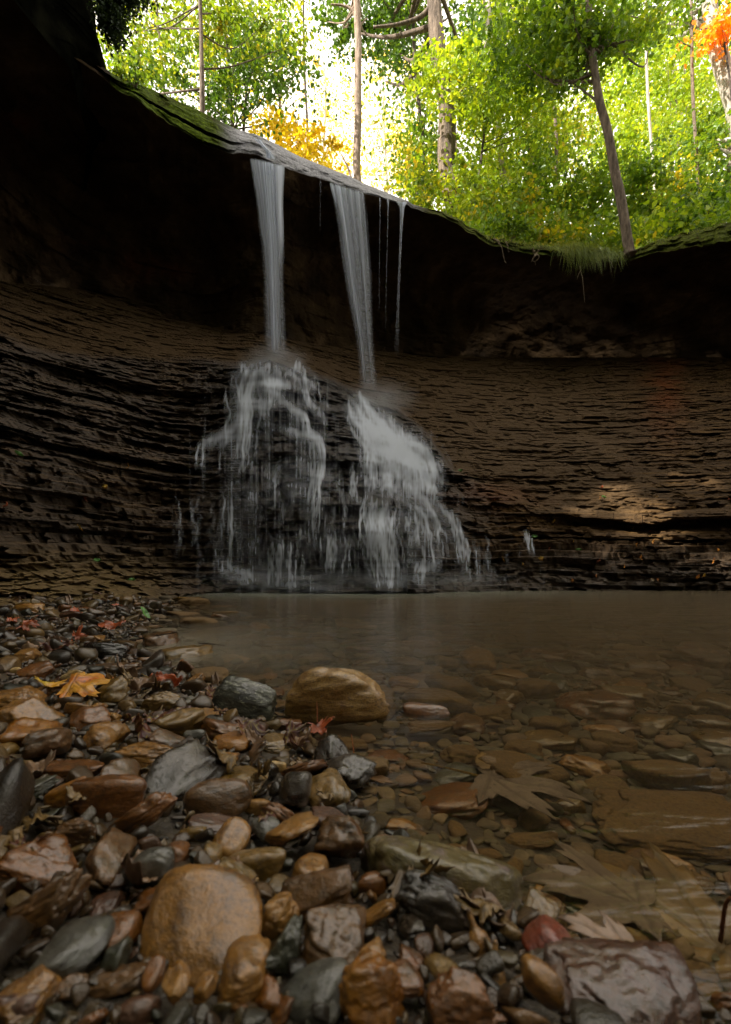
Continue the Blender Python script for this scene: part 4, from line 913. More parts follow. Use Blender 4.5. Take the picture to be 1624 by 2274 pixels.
for k_, ((px, py), c_) in enumerate(TL):
    p = shale_at(px, py); o = link('fallen_leaf', tiny[c_]); d = p[1]-.035; o.location = at(px, py, d); o.rotation_euler = (R(55+20*rr.random()), R(rr.uniform(-30, 30)), R(rr.uniform(0, 360))); s_ = rr.uniform(.45, .85); o.scale = (s_, s_, s_)
    sd = 'on the left shale' if px < 450 else ('at the edge of the cascade' if px < 1180 else ('on the lower right shale' if py > 1150 else 'above the thin ledge on the right shale'))
    lab = 'tiny %s fallen leaf stuck %s' % (dict(orange='orange', yellow='yellow', rust='red-brown', green='green', gold='dull gold')[c_], sd)
    tag(o, lab, 'leaf', 'tiny fallen leaves: '+lab)
scr = {c_: leaf_mesh('leaf_scrap', 'maple' if i % 2 else 'oval', .05, 1.1, 80+i, [DL[c_]], 4) for i, c_ in enumerate(('brown', 'darkred', 'rust', 'gold'))}
ns = 0
while ns < 46:
    y = .3+2.2*rr.random()**1.3; x = rr.uniform(-.8*y, .3*y); e = np.interp(y, SY, SX)-x
    if e < -.02: continue
    px = CX+x/y*F
    if not 5 < px < 1600: continue
    c_ = rr.choice(('brown', 'brown', 'brown', 'darkred', 'gold', 'rust') if y > .8 else ('brown', 'darkred', 'gold')); o = link('leaf_scrap', scr[c_]); s_ = rr.uniform(.5, 1.1)*(1+.3*y); o.scale = (s_, s_, s_); o.location = (x, y, float(g(x, y))+.014); o.rotation_euler = (R(rr.uniform(-35, 45)), R(rr.uniform(-35, 35)), rr.uniform(0, 6.28))
    lab = 'curled scrap of %s leaf caught between the %s shore stones' % (dict(brown='brown', darkred='dark red', rust='red-brown', gold='dull gold')[c_], 'nearest' if y < .55 else ('middle' if y < 1.2 else 'far')); tag(o, lab, 'leaf', 'leaf scraps: '+lab); ns += 1
# ================================================================== FOREST
ML = {
 'green': mat_leaf('green_leaves', [(0, (0.04558, 0.105, 0.0108)), (.4, (0.09632, 0.1968, 0.0162)), (.8, (0.1935, 0.2952, 0.0243)), (1, (0.387, 0.4059, 0.027))]),
 'olivey': mat_leaf('olive_green_leaves', [(0, (0.0645, 0.1353, 0.0135)), (.55, (0.1419, 0.2337, 0.0198)), (.85, (0.3096, 0.3444, 0.027)), (1, (0.5805, 0.4182, 0.0405))]),
 'dark': mat_leaf('dark_green_leaves', [(0, (0.0258, 0.0615, 0.0108)), (.5, (0.0516, 0.123, 0.0162)), (.9, (0.1161, 0.2091, 0.0243)), (1, (0.258, 0.3075, 0.0405))]),
 'lime': mat_leaf('lime_leaves', [(0, (0.129, 0.246, 0.0162)), (.5, (0.258, 0.3936, 0.027)), (.85, (0.4128, 0.492, 0.0342)), (1, (0.6192, 0.5166, 0.0405))]),
 'mixed': mat_leaf('green_yellow_leaves', [(0, (0.0645, 0.1353, 0.0135)), (.45, (0.1677, 0.2706, 0.0198)), (.7, (0.3612, 0.369, 0.027)), (1, (0.6708, 0.4428, 0.0405))]),
 'yellow': mat_leaf('yellow_leaves', [(0, (.30, .30, .02)), (.4, (.62, .52, .03)), (1, (.75, .58, .04))]) if True else mat_leaf('yellow_leaves', [(0, (0.375, 0.330, 0.030)), (.4, (0.800, 0.570, 0.030)), (1, (0.800, 0.690, 0.045))]),
 'pale': mat_leaf('pale_yellow_leaves', [(0, (0.450, 0.360, 0.105)), (.5, (0.750, 0.570, 0.150)), (1, (0.800, 0.750, 0.300))]),
 'orange': mat_leaf('orange_leaves', [(0, (0.750, 0.210, 0.030)), (.5, (0.800, 0.375, 0.030)), (1, (0.600, 0.450, 0.030))]),
 'hem': mat_leaf('hemlock_leaves', [(0, (0.0129, 0.0246, 0.0108)), (1, (0.0387, 0.0738, 0.0198))], .3)}
MBK = {'brown': mat_bark('brown_bark', (.10, .07, .05), (.24, .18, .135)), 'tan': mat_bark('tan_bark', (.22, .155, .11), (.42, .32, .25)), 'grey': mat_bark('grey_bark', (.08, .06, .045), (.24, .18, .135)),
       'pale': mat_bark('pale_bark', (.34, .29, .24), (.6, .55, .48), 5), 'dark': mat_bark('dark_bark', (.045, .035, .028), (.12, .09, .07))}
LR = np.random.RandomState(77)
def leaf_cloud(Cn, size):
    n = len(Cn); size = size*(.65+.7*LR.rand(n))
    nrm = LR.randn(n, 3); nrm[:, 2] += .7; nrm /= np.linalg.norm(nrm, axis=1)[:, None]
    a = LR.randn(n, 3); a -= (a*nrm).sum(1)[:, None]*nrm; a /= np.linalg.norm(a, axis=1)[:, None]; b = np.cross(nrm, a)
    pts = [(-.5, 0, 0), (-.12, .36, .10), (.28, .24, .08), (.55, 0, -.05), (.28, -.24, .08), (-.12, -.36, .10)]
    V = np.stack([Cn+size[:, None]*(p[0]*a+p[1]*b+p[2]*nrm) for p in pts], 1).reshape(-1, 3)
    i = np.arange(n)[:, None]*6; F_ = np.concatenate([i+np.array([[0, 3, 2, 1]]), i+np.array([[0, 5, 4, 3]])], 0)
    return V, F_
def crown_mesh(name, blobs, leafsize, mat, cl_r=.32, per=70):
    """blobs: (px,py,rx,ry,d,dspread,nclusters); returns mesh and cluster centres"""
    cs = []
    for (px, py, rx, ry, d, ds, n) in blobs:
        k = 0
        while k < n:
            a, b = LR.uniform(-1, 1, 2)
            if a*a+b*b > 1: continue
            if LR.rand() < .3: a *= 1.6; b *= 1.5
            dd = d+LR.uniform(-ds, ds); cs.append(at(px+a*rx, py+b*ry, dd)); k += 1
    cs = np.array(cs); P = []
    for c in cs:
        m = int(.72*per*LR.uniform(.2, 2.0)); r = cl_r*LR.uniform(.6, 1.7)
        ax_ = LR.randn(3, 3)*.35+np.diag([1, 1, .45]); P.append(c+(LR.randn(m, 3)*.55)@ax_*r)
    V, F_ = leaf_cloud(np.vstack(P), leafsize); return mesh_np(name, V, F_, [mat], False), cs
def tree(name, label, pts, d, w, bark, blobs, leafsize=.09, leaf='green', cl_r=.32, per=70, cat='tree', taper=.6, limbs=14, group='trees standing above the lip', extra=(), seed=None):
    """pts: trunk centreline directions; w: apparent width at its foot"""
    r0 = w/F*d/2; P = np.array([at(a, b, d) for a, b in pts]); P = cr(P, 40)
    P[:, 0] += (vn(P[:, 2]*.9, w, d)-.5)*r0*1.2
    o = empty(name, tuple(P[0])); tag(o, label, cat, group)
    b = MB(); rad = np.interp(np.linspace(0, 1, 40), [0, .04, 1], [1.25, 1, taper])*r0
    Vt, Ft = tube_np(P-P[0], rad, 18, .10, d); b.add(Vt, Ft)
    if blobs:
        me, cs = crown_mesh('crown', blobs, leafsize, ML[leaf], cl_r, per)
        V = np.empty(len(me.vertices)*3, np.float32); me.vertices.foreach_get('co', V); V = V.reshape(-1, 3)-P[0].astype(np.float32); me.vertices.foreach_set('co', V.ravel()); me.update()
        sel = cs[LR.permutation(len(cs))[:limbs]]
        for c in sel:
            zt = c[2]-np.linalg.norm((c-P[0])[:2]-((P[-1]-P[0])[:2]*.3))*.5-.2; i = int(np.clip(np.argmin(abs(P[:, 2]-zt)), 4, 38)); s = P[i]
            mid = s*.5+c*.5+np.array([0, 0, -.12*np.linalg.norm(c-s)])+LR.randn(3)*.08*np.linalg.norm(c-s)
            Q = cr([s, mid, c], 12); rr_ = min(rad[i]*.45, .05+.012*np.linalg.norm(c-s)); Vt, Ft = tube_np(Q-P[0], np.linspace(rr_, rr_*.2, 12), 6); b.add(Vt, Ft)
    for ex in extra:
        Q = cr([at(a, b_, d) for a, b_ in ex[0]], 16); Vt, Ft = tube_np(Q-P[0], np.linspace(ex[1], ex[1]*.4, 16), 8); b.add(Vt, Ft)
    link('trunk', b.mesh('trunk', [MBK[bark]]), o)
    if blobs: link('crown', me, o)
    return o
tree('maple_tree', 'straight dark-stemmed tree nearest the dark rock at the upper left', [(449, 300), (448, 200), (447, 130), (446, 60), (440, -150)], 7.6, 12, 'brown', [(340, 70, 130, 100, 9, 1.4, 30), (500, 20, 130, 60, 9, 1.2, 24), (420, 130, 140, 90, 9.5, 1.4, 20), (570, 90, 90, 80, 9, 1, 14), (300, 150, 60, 70, 9.5, 1, 10)], .08, 'olivey', .30, 62, limbs=11)
tree('maple_sapling', 'twin-stemmed young tree with dark green leaves, just left of the left waterfall', [(520, 310), (512, 240), (508, 150), (500, 60)], 10, 9, 'dark', [(570, 170, 100, 90, 10, .8, 46), (330, 170, 80, 60, 10, .8, 26), (600, 80, 90, 60, 10, 1, 26), (480, 215, 90, 40, 10, .6, 18)], .085, 'dark', .28, 56, limbs=22, extra=[([(540, 320), (545, 230), (556, 170), (600, 90)], .035), ([(545, 215), (590, 170), (640, 140)], .015)])
tree('slim_tree', 'slim sunlit pinkish-brown trunk rising between the two waterfalls', [(797, 440), (797, 300), (795, 200), (793, 80), (793, 0), (790, -180)], 9, 17, 'tan', [(760, 60, 26, 80, 10, .8, 8), (830, 40, 80, 70, 10.5, .8, 34)], .085, 'dark', .28, 60, limbs=8, taper=.8, extra=[([(794, 45), (782, 22), (760, 12), (735, 10)], .035), ([(785, 425), (776, 380), (757, 340)], .03), ([(797, 60), (808, 48), (815, 40)], .02)])
tree('large_tree', 'thickest brown trunk with rough bark behind the right end of the wet lip', [(1003, 520), (999, 430), (990, 320), (975, 200), (965, 100), (955, -50), (950, -200)], 9.0, 44, 'grey', [(900, 60, 80, 90, 11, 1, 42), (1050, 110, 60, 70, 12, 1, 26), (900, 140, 70, 50, 11, .8, 18), (1080, 20, 80, 50, 12, 1, 20)], .09, 'dark', .32, 62, limbs=16, extra=[([(958, 15), (930, 40), (880, 55), (830, 60)], .05)])
tree('vine_covered_sapling', 'young green tree growing round the foot of the thickest trunk', [(930, 520), (932, 420), (940, 330), (945, 250)], 10.2, 6, 'dark', [(940, 310, 50, 90, 10.3, .4, 34), (930, 400, 40, 60, 10, .4, 22), (1040, 380, 50, 80, 10.5, .5, 26)], .08, 'green', .26, 56, limbs=16)
tree('yellow_maple', 'small rich yellow tree at the foot of the slim pinkish trunk', [(665, 420), (668, 340), (660, 290), (655, 260)], 10, 5, 'dark', [(655, 310, 62, 42, 10, .6, 26), (600, 285, 40, 16, 10, .3, 7), (715, 350, 50, 22, 10, .5, 11)], .085, 'yellow', .24, 60, limbs=10)
tree('birch_tree', 'pale yellow far tree with thin trunk right of the slim pinkish trunk', [(862, 500), (858, 400), (852, 250), (848, 100)], 20, 7, 'pale', [(840, 260, 90, 130, 20, 2, 54), (870, 380, 60, 60, 20, 1, 20)], .12, 'pale', .5, 34, limbs=34, taper=.5)
tree('birch_tree', 'pale yellow far tree with thin trunk between the birch and the thickest trunk', [(886, 500), (888, 400), (882, 250), (890, 120)], 23, 6, 'pale', [(880, 220, 60, 110, 22, 2, 20)], .12, 'pale', .5, 34, limbs=24, taper=.5)
tree('birch_tree', 'pale yellow far tree left of the slim pinkish trunk', [(722, 460), (720, 330), (725, 200), (715, 100)], 22, 6, 'pale', [(720, 230, 55, 110, 22, 2, 36), (760, 350, 30, 50, 22, 1, 10)], .12, 'pale', .5, 34, limbs=26, taper=.5)
tree('lime_maple', 'bright lime green young maple right of the thickest trunk', [(1040, 560), (1060, 430), (1075, 300), (1090, 200)], 8.6, 6, 'dark', [(1080, 190, 110, 60, 8.6, .8, 62), (1010, 160, 60, 40, 8.6, .5, 18), (1160, 250, 70, 70, 8.6, .6, 30)], .085, 'lime', .24, 56, limbs=20)
tree('pale_trunk_tree', 'thin pale leaning trunk between the thickest trunk and the curved trunk', [(1132, 570), (1128, 480), (1116, 380), (1106, 250), (1092, 120), (1083, -20), (1080, -120)], 9.6, 15, 'pale', [(1150, 60, 90, 60, 14, 1, 34), (1060, 210, 40, 60, 14, 1, 10)], .1, 'mixed', .38, 50, limbs=10, taper=.7)
tree('curved_maple', 'curved bare trunk rooted right on the edge above the grass tuft', [(1402, 566), (1398, 540), (1384, 450), (1368, 375), (1352, 290), (1334, 225), (1322, 140), (1312, 40), (1305, -120)], 6.75, 22, 'grey', [(1240, 60, 110, 75, 7.2, .7, 60), (1380, 60, 90, 55, 7.4, .7, 40), (1180, 130, 90, 45, 7.6, .6, 32), (1250, 170, 50, 30, 7.2, .4, 12)], .075, 'green', .24, 62, limbs=22, extra=[([(1334, 118), (1300, 90), (1262, 78)], .018), ([(1336, 115), (1355, 70), (1375, 20)], .015)])
tree('lime_tree', 'bright lime green tree filling the upper right behind the curved trunk', [(1512, 560), (1506, 430), (1503, 320), (1500, 200), (1494, 110)], 13, 12, 'pale', [(1480, 130, 130, 80, 13, 1.4, 84), (1430, 240, 100, 90, 12.5, 1, 60), (1550, 250, 80, 90, 13, 1, 50)], .1, 'lime', .38, 62, limbs=24)
tree('sycamore_tree', 'thick white-barked trunk at the upper right corner', [(1660, 560), (1652, 420), (1640, 290), (1616, 180), (1594, 100), (1574, 10), (1560, -120)], 9.3, 40, 'pale', [(1600, 330, 60, 60, 9.6, .5, 12), (1520, 40, 60, 30, 9.8, .5, 10)], .1, 'green', .35, 55, limbs=8, taper=.7)
tree('orange_tree', 'orange-leaved branch tree in front of the white-barked trunk', [(1640, 560), (1634, 400), (1622, 200), (1608, 90)], 8.9, 6, 'dark', [(1606, 52, 15, 22, 8.9, .2, 8), (1594, 85, 12, 8, 8.9, .2, 3)], .09, 'orange', .22, 50, limbs=6)
tree('edge_tree', 'narrow trunk with green leaves at the right edge', [(1622, 520), (1620, 400), (1618, 300), (1620, 180)], 10, 12, 'grey', [(1585, 360, 60, 90, 10, .8, 44), (1570, 440, 60, 50, 10, .6, 24)], .085, 'green', .28, 56, limbs=14)
ub = [('low bush with yellow-green leaves right behind the right end of the wet lip', 930, 430, 40, 50, 8.6, 'mixed', 26), ('bright bush behind the foot of the thickest trunk', 1055, 440, 60, 50, 8.4, 'lime', 34), ('green bush left of the hanging roots', 1130, 480, 70, 45, 8.3, 'mixed', 36), ('green shrub above the hanging roots', 1190, 420, 60, 60, 9, 'green', 34),
      ('yellowish bush behind the grass tuft', 1260, 480, 60, 50, 9.5, 'mixed', 34), ('dense green bush left of the curved trunk', 1320, 430, 50, 80, 9.2, 'green', 40), ('airy golden bush high behind the grass tuft', 1235, 300, 70, 60, 11, 'mixed', 40), ('green bush just right of the curved trunk', 1450, 430, 60, 70, 8.6, 'green', 44),
      ('bright bush above the right end of the ledge', 1530, 440, 60, 60, 9, 'mixed', 38), ('dark green bush low at the right edge', 1590, 470, 50, 40, 8.2, 'dark', 24), ('tall lime shrub right of the curved trunk', 1430, 330, 70, 60, 10.5, 'lime', 40), ('green shrub between the pale trunk and the curved trunk', 1180, 330, 60, 60, 10.5, 'green', 38),
      ('light green shrub behind the top of the hanging roots', 1090, 350, 50, 50, 10, 'lime', 28), ('low weedy bush at the foot of the curved trunk', 1340, 535, 60, 25, 8.0, 'green', 34), ('low leafy bush above the pale hanging roots', 1130, 515, 60, 20, 7.6, 'green', 30), ('low leafy bush above the grass tuft', 1240, 535, 50, 18, 7.8, 'mixed', 30), ('low leafy bush at the right end of the ledge', 1540, 495, 80, 22, 7.4, 'green', 34), ('low leafy bush just right of the foot of the curved trunk', 1450, 530, 40, 18, 7.6, 'lime', 22)]
for lab, pts_, d, w_, bk in (('thin dark trunk right behind the left waterfall saplings', [(690, 520), (684, 300), (676, 100), (672, -80)], 13, 6, 'dark'), ('grey trunk between the thickest trunk and the curved trunk', [(1236, 570), (1238, 420), (1232, 250), (1226, 60), (1222, -90)], 9.6, 8, 'grey'),
        ('thin pale trunk just right of the curved trunk', [(1462, 570), (1452, 380), (1440, 200), (1432, -40)], 9.4, 7, 'pale'), ('thin dark leaning stem left of the thickest trunk', [(955, 520), (940, 330), (922, 150), (918, -60)], 10, 9, 'dark'),
        ('slender trunk nearest the white-barked trunk', [(1560, 560), (1552, 400), (1540, 220), (1536, -40)], 9.4, 8, 'brown'), ('slender brown trunk left of the dark-stemmed tree', [(370, 300), (362, 170), (350, 40), (346, -120)], 12, 7, 'brown')):
    tree('slim_tree', lab, pts_, d, w_, bk, [(pts_[-1][0]+14, pts_[-1][1]+20, 60, 60, d+.3, .6, 10)], .085, 'green', limbs=7, taper=.7)
for lab, x, y, rx, ry, d, lf, n in ub:
    tree('understory_bush', lab, [(x, 575 if x > 1060 else 520), (x+5, y+ry*.6), (x-4, y)], d, 5, 'dark', [(x, y, rx, ry, d, .5, n)], .08, lf, .26, 56, 'bush', limbs=9, group='bushes above the lip')
bg = [('hazy far yellow-green tree behind the curved trunk', 1280, 250, 150, 170, 24, 'lime', 130), ('hazy far green tree at the far right', 1540, 280, 130, 200, 26, 'mixed', 120), ('far green tree behind the thickest trunk', 1010, 300, 90, 170, 24, 'mixed', 80), ('far green tree behind the lime shrub', 1400, 420, 120, 90, 20, 'green', 80),
      ('far pale tree behind the dark-stemmed tree', 460, 110, 170, 110, 22, 'mixed', 70), ('far tree high behind the lime maple', 1180, 60, 130, 90, 24, 'mixed', 60), ('far green tree low behind the bushes', 1150, 450, 130, 70, 20, 'green', 80), ('far sparse tree above the left waterfall', 620, 60, 80, 80, 22, 'mixed', 26)]
for lab, x, y, rx, ry, d, lf, n in bg:
    tree('far_tree', lab, [(x, 640), (x+4, y+ry*.5), (x, y-ry*.3)], d, 6, 'grey', [(x, y, rx, ry, d, 2.5, n)], .14, lf, .65, 52, limbs=22, group='far trees in the wood')
# unseen trees added to shade the ravine, gaps cut along rays to the wall
SUND = np.array([-.70, -.30, .66]); SUND /= np.linalg.norm(SUND)
GAPS = [(shale_at(1332, 1088), .17), (shale_at(1350, 1160), .13), (shale_at(1445, 1156), .17), (shale_at(1385, 1176), .10), (shale_at(1540, 1070), .10), (shale_at(1560, 1236), .10), (shale_at(1372, 1232), .06), (shale_at(1480, 1165), .10)]
def shade_tree(label, base, cr_, n, holes=True, per=70, ls=.24):
    o = empty('added_shade_tree', base); tag(o, label, 'tree', 'unseen trees added for shade beside and behind the viewpoint')
    b = MB(); top = np.array([cr_[0], cr_[1], cr_[2]]); Bs = np.array(base, float)
    Q = cr([Bs, Bs*.55+top*.45+[.2, 0, 0], top], 20); Vt, Ft = tube_np(Q-Bs, np.linspace(.28, .1, 20), 14); b.add(Vt, Ft)
    c = LR.randn(n, 3); c /= np.linalg.norm(c, axis=1)[:, None]; c *= (LR.rand(n)**.4)[:, None]*np.array(cr_[3:6])[None]; c += top
    for k_ in range(14): Vt, Ft = tube_np(cr([top-[0, 0, 1.5], (top+c[k_])/2, c[k_]], 8)-Bs, np.linspace(.08, .02, 8), 6); b.add(Vt, Ft)
    P = (c[:, None]+LR.randn(n, per, 3)*.55*np.array([1, 1, .5])).reshape(-1, 3)
    if holes:
        keep = np.ones(len(P), bool)
        for q_, r_ in GAPS:
            v = P-q_; t_ = v@SUND; dist = np.linalg.norm(v-t_[:, None]*SUND, axis=1); keep &= dist > r_+.13
        P = P[keep]
    V, F_ = leaf_cloud(P, ls); link('trunk', b.mesh('trunk', [MBK['grey']]), o); link('crown', mesh_np('crown', V-Bs, F_, [ML['green']], False), o)  # trunk and crown of the added unseen shade tree
shade_tree('big unseen leafy tree added on the left bank to shade the pool', (-13, -3, 3), (-10.5, -2.5, 12.5, 6.5, 6.0, 3.2), 900)
shade_tree('unseen leafy tree added for shade on the left rim beyond the dark rock', (-9, 3.4, 4.7), (-7.8, 2.4, 10.5, 3.0, 2.6, 2.2), 260)
shade_tree('unseen leafy tree added for shade, leaning over the pool from the left rim, above the picture', (-8, 1.0, 4.7), (-4.3, 1.4, 13, 3.8, 3.4, 1.8), 330)
shade_tree('unseen leafy tree added for shade on the left bank behind the viewpoint', (-6, -9, 2), (-4.5, -7, 9, 5, 4, 4), 420)
shade_tree('unseen leafy tree added for shade behind the viewpoint', (3, -11, 2), (2, -8, 8, 5, 4, 4), 420, ls=.26)
shade_tree('unseen leafy tree added for shade on the right bank', (11, -2, 3), (9, -1, 10, 4.5, 5, 4), 420)
# dark rock standing on the ledge in the upper left corner
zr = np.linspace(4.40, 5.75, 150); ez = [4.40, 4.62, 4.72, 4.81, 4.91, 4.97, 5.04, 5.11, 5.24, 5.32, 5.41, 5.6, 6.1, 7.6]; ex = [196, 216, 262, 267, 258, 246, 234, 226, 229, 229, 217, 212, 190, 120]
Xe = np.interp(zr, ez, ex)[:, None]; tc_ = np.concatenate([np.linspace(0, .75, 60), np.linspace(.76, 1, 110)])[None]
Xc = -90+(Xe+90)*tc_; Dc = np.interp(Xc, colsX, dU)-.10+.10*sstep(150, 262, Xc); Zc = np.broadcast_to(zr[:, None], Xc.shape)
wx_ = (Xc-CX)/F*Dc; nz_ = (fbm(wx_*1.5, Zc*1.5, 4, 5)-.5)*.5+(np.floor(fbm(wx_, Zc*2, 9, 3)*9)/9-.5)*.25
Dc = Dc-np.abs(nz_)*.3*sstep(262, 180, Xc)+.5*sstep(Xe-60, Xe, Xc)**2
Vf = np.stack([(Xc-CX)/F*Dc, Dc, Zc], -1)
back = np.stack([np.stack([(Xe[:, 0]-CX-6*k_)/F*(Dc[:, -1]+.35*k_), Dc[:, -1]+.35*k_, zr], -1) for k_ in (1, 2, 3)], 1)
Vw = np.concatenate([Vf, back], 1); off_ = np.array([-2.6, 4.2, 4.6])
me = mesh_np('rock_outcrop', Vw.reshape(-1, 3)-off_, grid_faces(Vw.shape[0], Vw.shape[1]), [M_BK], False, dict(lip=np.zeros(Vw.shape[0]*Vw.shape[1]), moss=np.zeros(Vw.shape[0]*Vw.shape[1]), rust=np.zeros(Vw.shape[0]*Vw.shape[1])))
o = link('rock_outcrop', me); o.location = off_; tag(o, 'tall mossy rock outcrop, shade painted into its black colour, standing on the ledge in the upper left corner', 'rock')
# hemlock sprays hanging beside the dark rock
P = []; tw = MB(); hb = np.array(at(226, -60, 4.0))
for (x0, y0, x1, y1) in ((225, -30, 262, 40), (225, -10, 285, 14), (228, 10, 270, 70), (225, -40, 300, 10), (230, 40, 256, 96), (226, -50, 330, -5)):
    a = np.array(at(x0, y0, 4.05)); b_ = np.array(at(x1, y1, 4.15)); Q = cr([a, (a+b_)/2+[0, 0, .04], b_], 14); Vt, Ft = tube_np(Q-hb, np.linspace(.008, .003, 14), 5); tw.add(Vt, Ft)
    for q_ in Q: P.append(q_+LR.randn(55, 3)*np.array([.05, .05, .028]))
e = empty('hemlock_branch', tuple(hb)); tag(e, 'dark feathery evergreen branch drooping beside the dark rock, upper left', 'branch'); link('twigs', tw.mesh('twigs', [MBK['dark']]), e)
V, F_ = leaf_cloud(np.vstack(P)-hb, .028); link('needles', mesh_np('needles', V, F_, [ML['hem']], False), e)
# ---- grass, fern and roots on the lip
def blades(name, label, specs, mat_, kind='stuff'):
    Vs = []; Fs = []; n0 = 0
    for (px, py, d, L, n, sp, droop) in specs:
        for _ in range(n):
            b0 = np.array(at(px+LR.randn()*sp, py+LR.randn()*3, d+LR.randn()*.05)); a = LR.uniform(0, 6.28); L_ = L*LR.uniform(.4, 1.2); dr = droop*LR.uniform(.05, 1.7)
            t = np.linspace(0, 1, 6); out = np.array([math.cos(a)*LR.uniform(.3, 1.2), -abs(math.sin(a))*.8-.1, 0])
            Q = b0+out[None]*(t*L_*.7)[:, None]+np.array([0, 0, 1])[None]*((t*.55-dr*t**2)*L_)[:, None]
            wv = np.array([-math.sin(a)*.0, 0, 0])+np.array([.0022, .001, .0012])*(1+LR.rand()); w_ = (1-t**2)[:, None]*wv[None]*1.2+1e-5
            Vs.append(np.concatenate([Q-w_, Q+w_])); i = np.arange(5); Fs.append(np.stack([i, i+1, i+7, i+6], 1)+n0); n0 += 12
    return mesh_np(name, np.vstack(Vs), np.vstack(Fs), [mat_], False)
G1 = mat_leaf('grass_blades', [(0, (.09, .14, .02)), (.6, (.22, .27, .035)), (.85, (.3, .28, .1)), (1, (.4, .34, .18))], .35)
def lipy(x): return float(np.interp(x, colsX, lipU))
def lipd(x): return float(np.interp(x, colsX, dU))
sp = [(1300, lipy(1300)+8, lipd(1300)-.16, .27, 900, 26, 1.2), (1330, lipy(1330)+2, lipd(1330)-.12, .24, 200, 20, 1.0), (1265, lipy(1265)+2, lipd(1265)-.1, .2, 160, 22, 1.0), (1360, lipy(1360)+6, lipd(1360)-.1, .2, 90, 10, 1.4)]
tag(link('grass_tuft', blades('grass_tuft', '', sp, G1)), 'drooping green grass tuft hanging over the lowest part of the lip', 'grass', kind='stuff')
sp = [(x, lipy(x)+1, lipd(x)-.06, .09, 26, 10, .8) for x in range(1085, 1250, 14)]+[(x, lipy(x)+1, lipd(x)-.06, .07, 12, 8, .7) for x in range(1400, 1640, 16)]
tag(link('grass', blades('grass', '', sp, G1)), 'thin short grass along the edge of the right ledge', kind='stuff')
M_ROOT = mat_bark('root_bark', (.2, .15, .1), (.38, .3, .2), 30)
for lab, pts, r0 in (('pair of pale bare roots hanging from the lip left of the grass tuft', [[(1105, 530), (1112, 545), (1118, 562), (1124, 586)], [(1098, 528), (1108, 540), (1117, 556), (1119, 572)], [(1125, 535), (1128, 548), (1131, 560)]], .008), ('long thin root dangling under the grass tuft', [[(1288, 590), (1292, 610), (1296, 640), (1298, 672)], [(1290, 600), (1284, 612), (1281, 622)]], .006), ('short root hanging at the right end of the grass tuft', [[(1350, 570), (1358, 585), (1361, 596)]], .006), ('knotted root clump under the lip between the pale roots and the grass', [[(1182, 552), (1190, 566), (1184, 576), (1190, 588)], [(1196, 556), (1186, 570), (1180, 582)], [(1186, 558), (1196, 572), (1190, 580)]], .012)):
    d_ = lipd(pts[0][0][0])-.18; b0 = np.array(at(*pts[0][0], d_)); b = MB()
    for p in pts:
        Q = cr([at(x, y, d_) for x, y in p], 24); Q[:, 1] += (vn(np.arange(24)*.3, r0*900, 0)-.5)*.05; Vt, Ft = tube_np(Q-b0, np.linspace(r0, r0*.3, 24), 7); b.add(Vt, Ft)
    o = link('hanging_root', b.mesh('hanging_root', [M_ROOT])); o.location = b0; tag(o, lab, 'root', 'roots hanging from the lip')
def plant(px, py, L, n, label, mat_, dd=-.05, up=1):
    d = lipd(px)+dd; b0 = np.array(at(px, py, d)); P = []; b = MB()
    for k_ in range(n):
        a = R(-80+160*k_/(n-1)); tip = b0+np.array([math.sin(a)*L, -.05, math.cos(a)*L*.7*up+.02]); Q = cr([b0, (b0+tip)/2+[0, 0, L*.18], tip], 14); Vt, Ft = tube_np(Q-b0, np.linspace(.004, .0015, 14), 5); b.add(Vt, Ft)
        for i, q_ in enumerate(Q[2:]): P.append(q_+LR.randn(8 if L > .15 else 2, 3)*np.array([.012, .012, .012])*(1.8-i/9))
    e = empty('fern', tuple(b0)); tag(e, label, 'fern'); link('stalks', b.mesh('stalks', [M_ROOT]), e); V, F_ = leaf_cloud(np.vstack(P)-b0, .035 if L > .15 else .018); link('fronds', mesh_np('fronds', V, F_, [mat_], False), e)
plant(1140, 530, .28, 9, 'broad green fern above the hanging roots on the lip', ML['green'])
plant(270, 176, .045, 4, 'small light green fern at the foot of the dark rock on the mossy lip', ML['lime'], -.12)
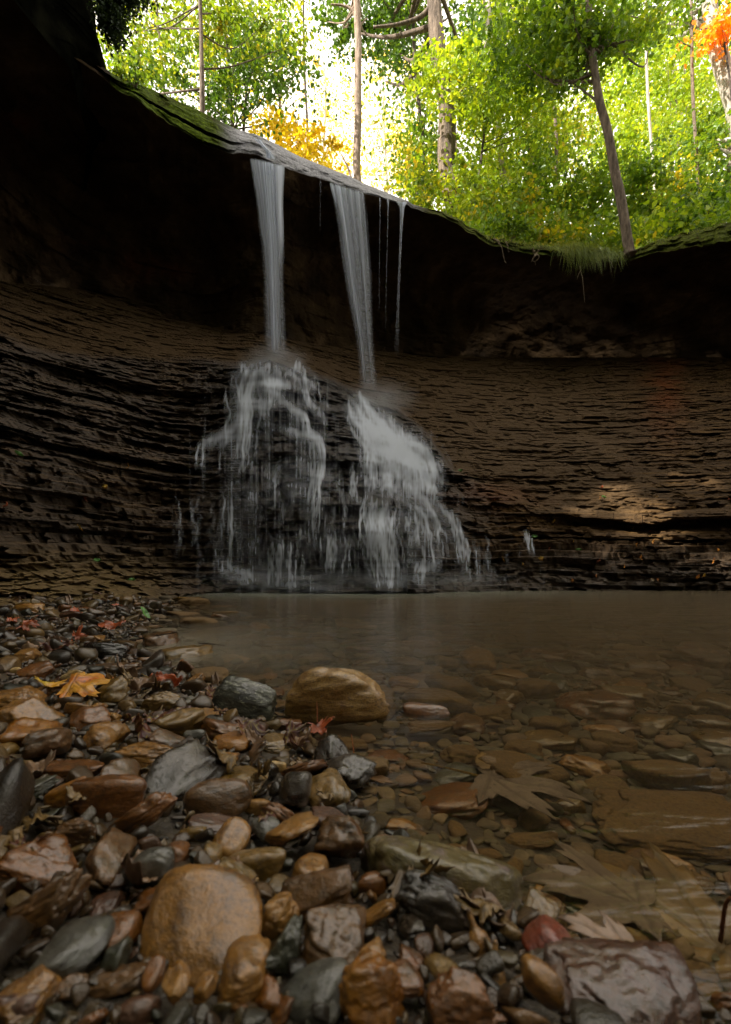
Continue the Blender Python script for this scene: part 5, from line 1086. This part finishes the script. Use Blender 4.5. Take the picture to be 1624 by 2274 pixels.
plant(300, 196, .10, 6, 'tiny pale fern on the mossy lip right of the small light green fern', ML['green'], -.12)
# ================================================================== LIGHT, SKY, CAMERA
w = bpy.data.worlds.new('World'); SC.world = w; w.use_nodes = True; nt = w.node_tree; nt.nodes.clear()
sky = nt.nodes.new('ShaderNodeTexSky'); sky.sky_type = 'NISHITA'; sky.sun_disc = False
el = math.asin(SUND[2]); sky.sun_elevation = el; sky.sun_rotation = math.atan2(SUND[0], SUND[1]); sky.air_density = 1.0; sky.dust_density = 2.5; sky.ozone_density = .6
kk = N(nt); tcw = kk.node('ShaderNodeTexCoord').outputs['Generated']; cl = kk.noise(tcw, 2.2, 7, .55); mxs = kk.mix(kk.mapr(cl, .30, .62, .45, .95), sky.outputs[0], (9.0, 8.15, 7.0))
bgn = nt.nodes.new('ShaderNodeBackground'); bgn.inputs[1].default_value = .12; wo = nt.nodes.new('ShaderNodeOutputWorld'); nt.links.new(mxs, bgn.inputs[0]); nt.links.new(bgn.outputs[0], wo.inputs[0])
sl = bpy.data.lights.new('sun', 'SUN'); sl.energy = 4.2; sl.angle = R(.53); sl.color = (1, .93, .82); so = bpy.data.objects.new('sun', sl); C.objects.link(so)
from mathutils import Vector
so.rotation_euler = Vector(SUND).to_track_quat('Z', 'Y').to_euler(); so.location = (-10, -5, 15)
cam = bpy.data.cameras.new('camera'); co = bpy.data.objects.new('camera', cam); C.objects.link(co); SC.camera = co
co.location = (0, 0, HC); co.rotation_euler = (R(90), 0, 0); cam.sensor_fit = 'VERTICAL'; cam.sensor_height = 36; cam.lens = 36*F/2274; cam.shift_y = (HY-1137)/2274
cam.clip_start = .02; cam.clip_end = 500; cam.dof.use_dof = True; cam.dof.focus_distance = 1.5; cam.dof.aperture_fstop = 9
SC.view_settings.view_transform = 'Standard'; SC.view_settings.look = 'None'; SC.view_settings.exposure = 1.65; SC.view_settings.gamma = 1
SC.render.engine = 'CYCLES'; SC.cycles.max_bounces = 8; SC.cycles.transparent_max_bounces = 24; SC.cycles.volume_bounces = 1
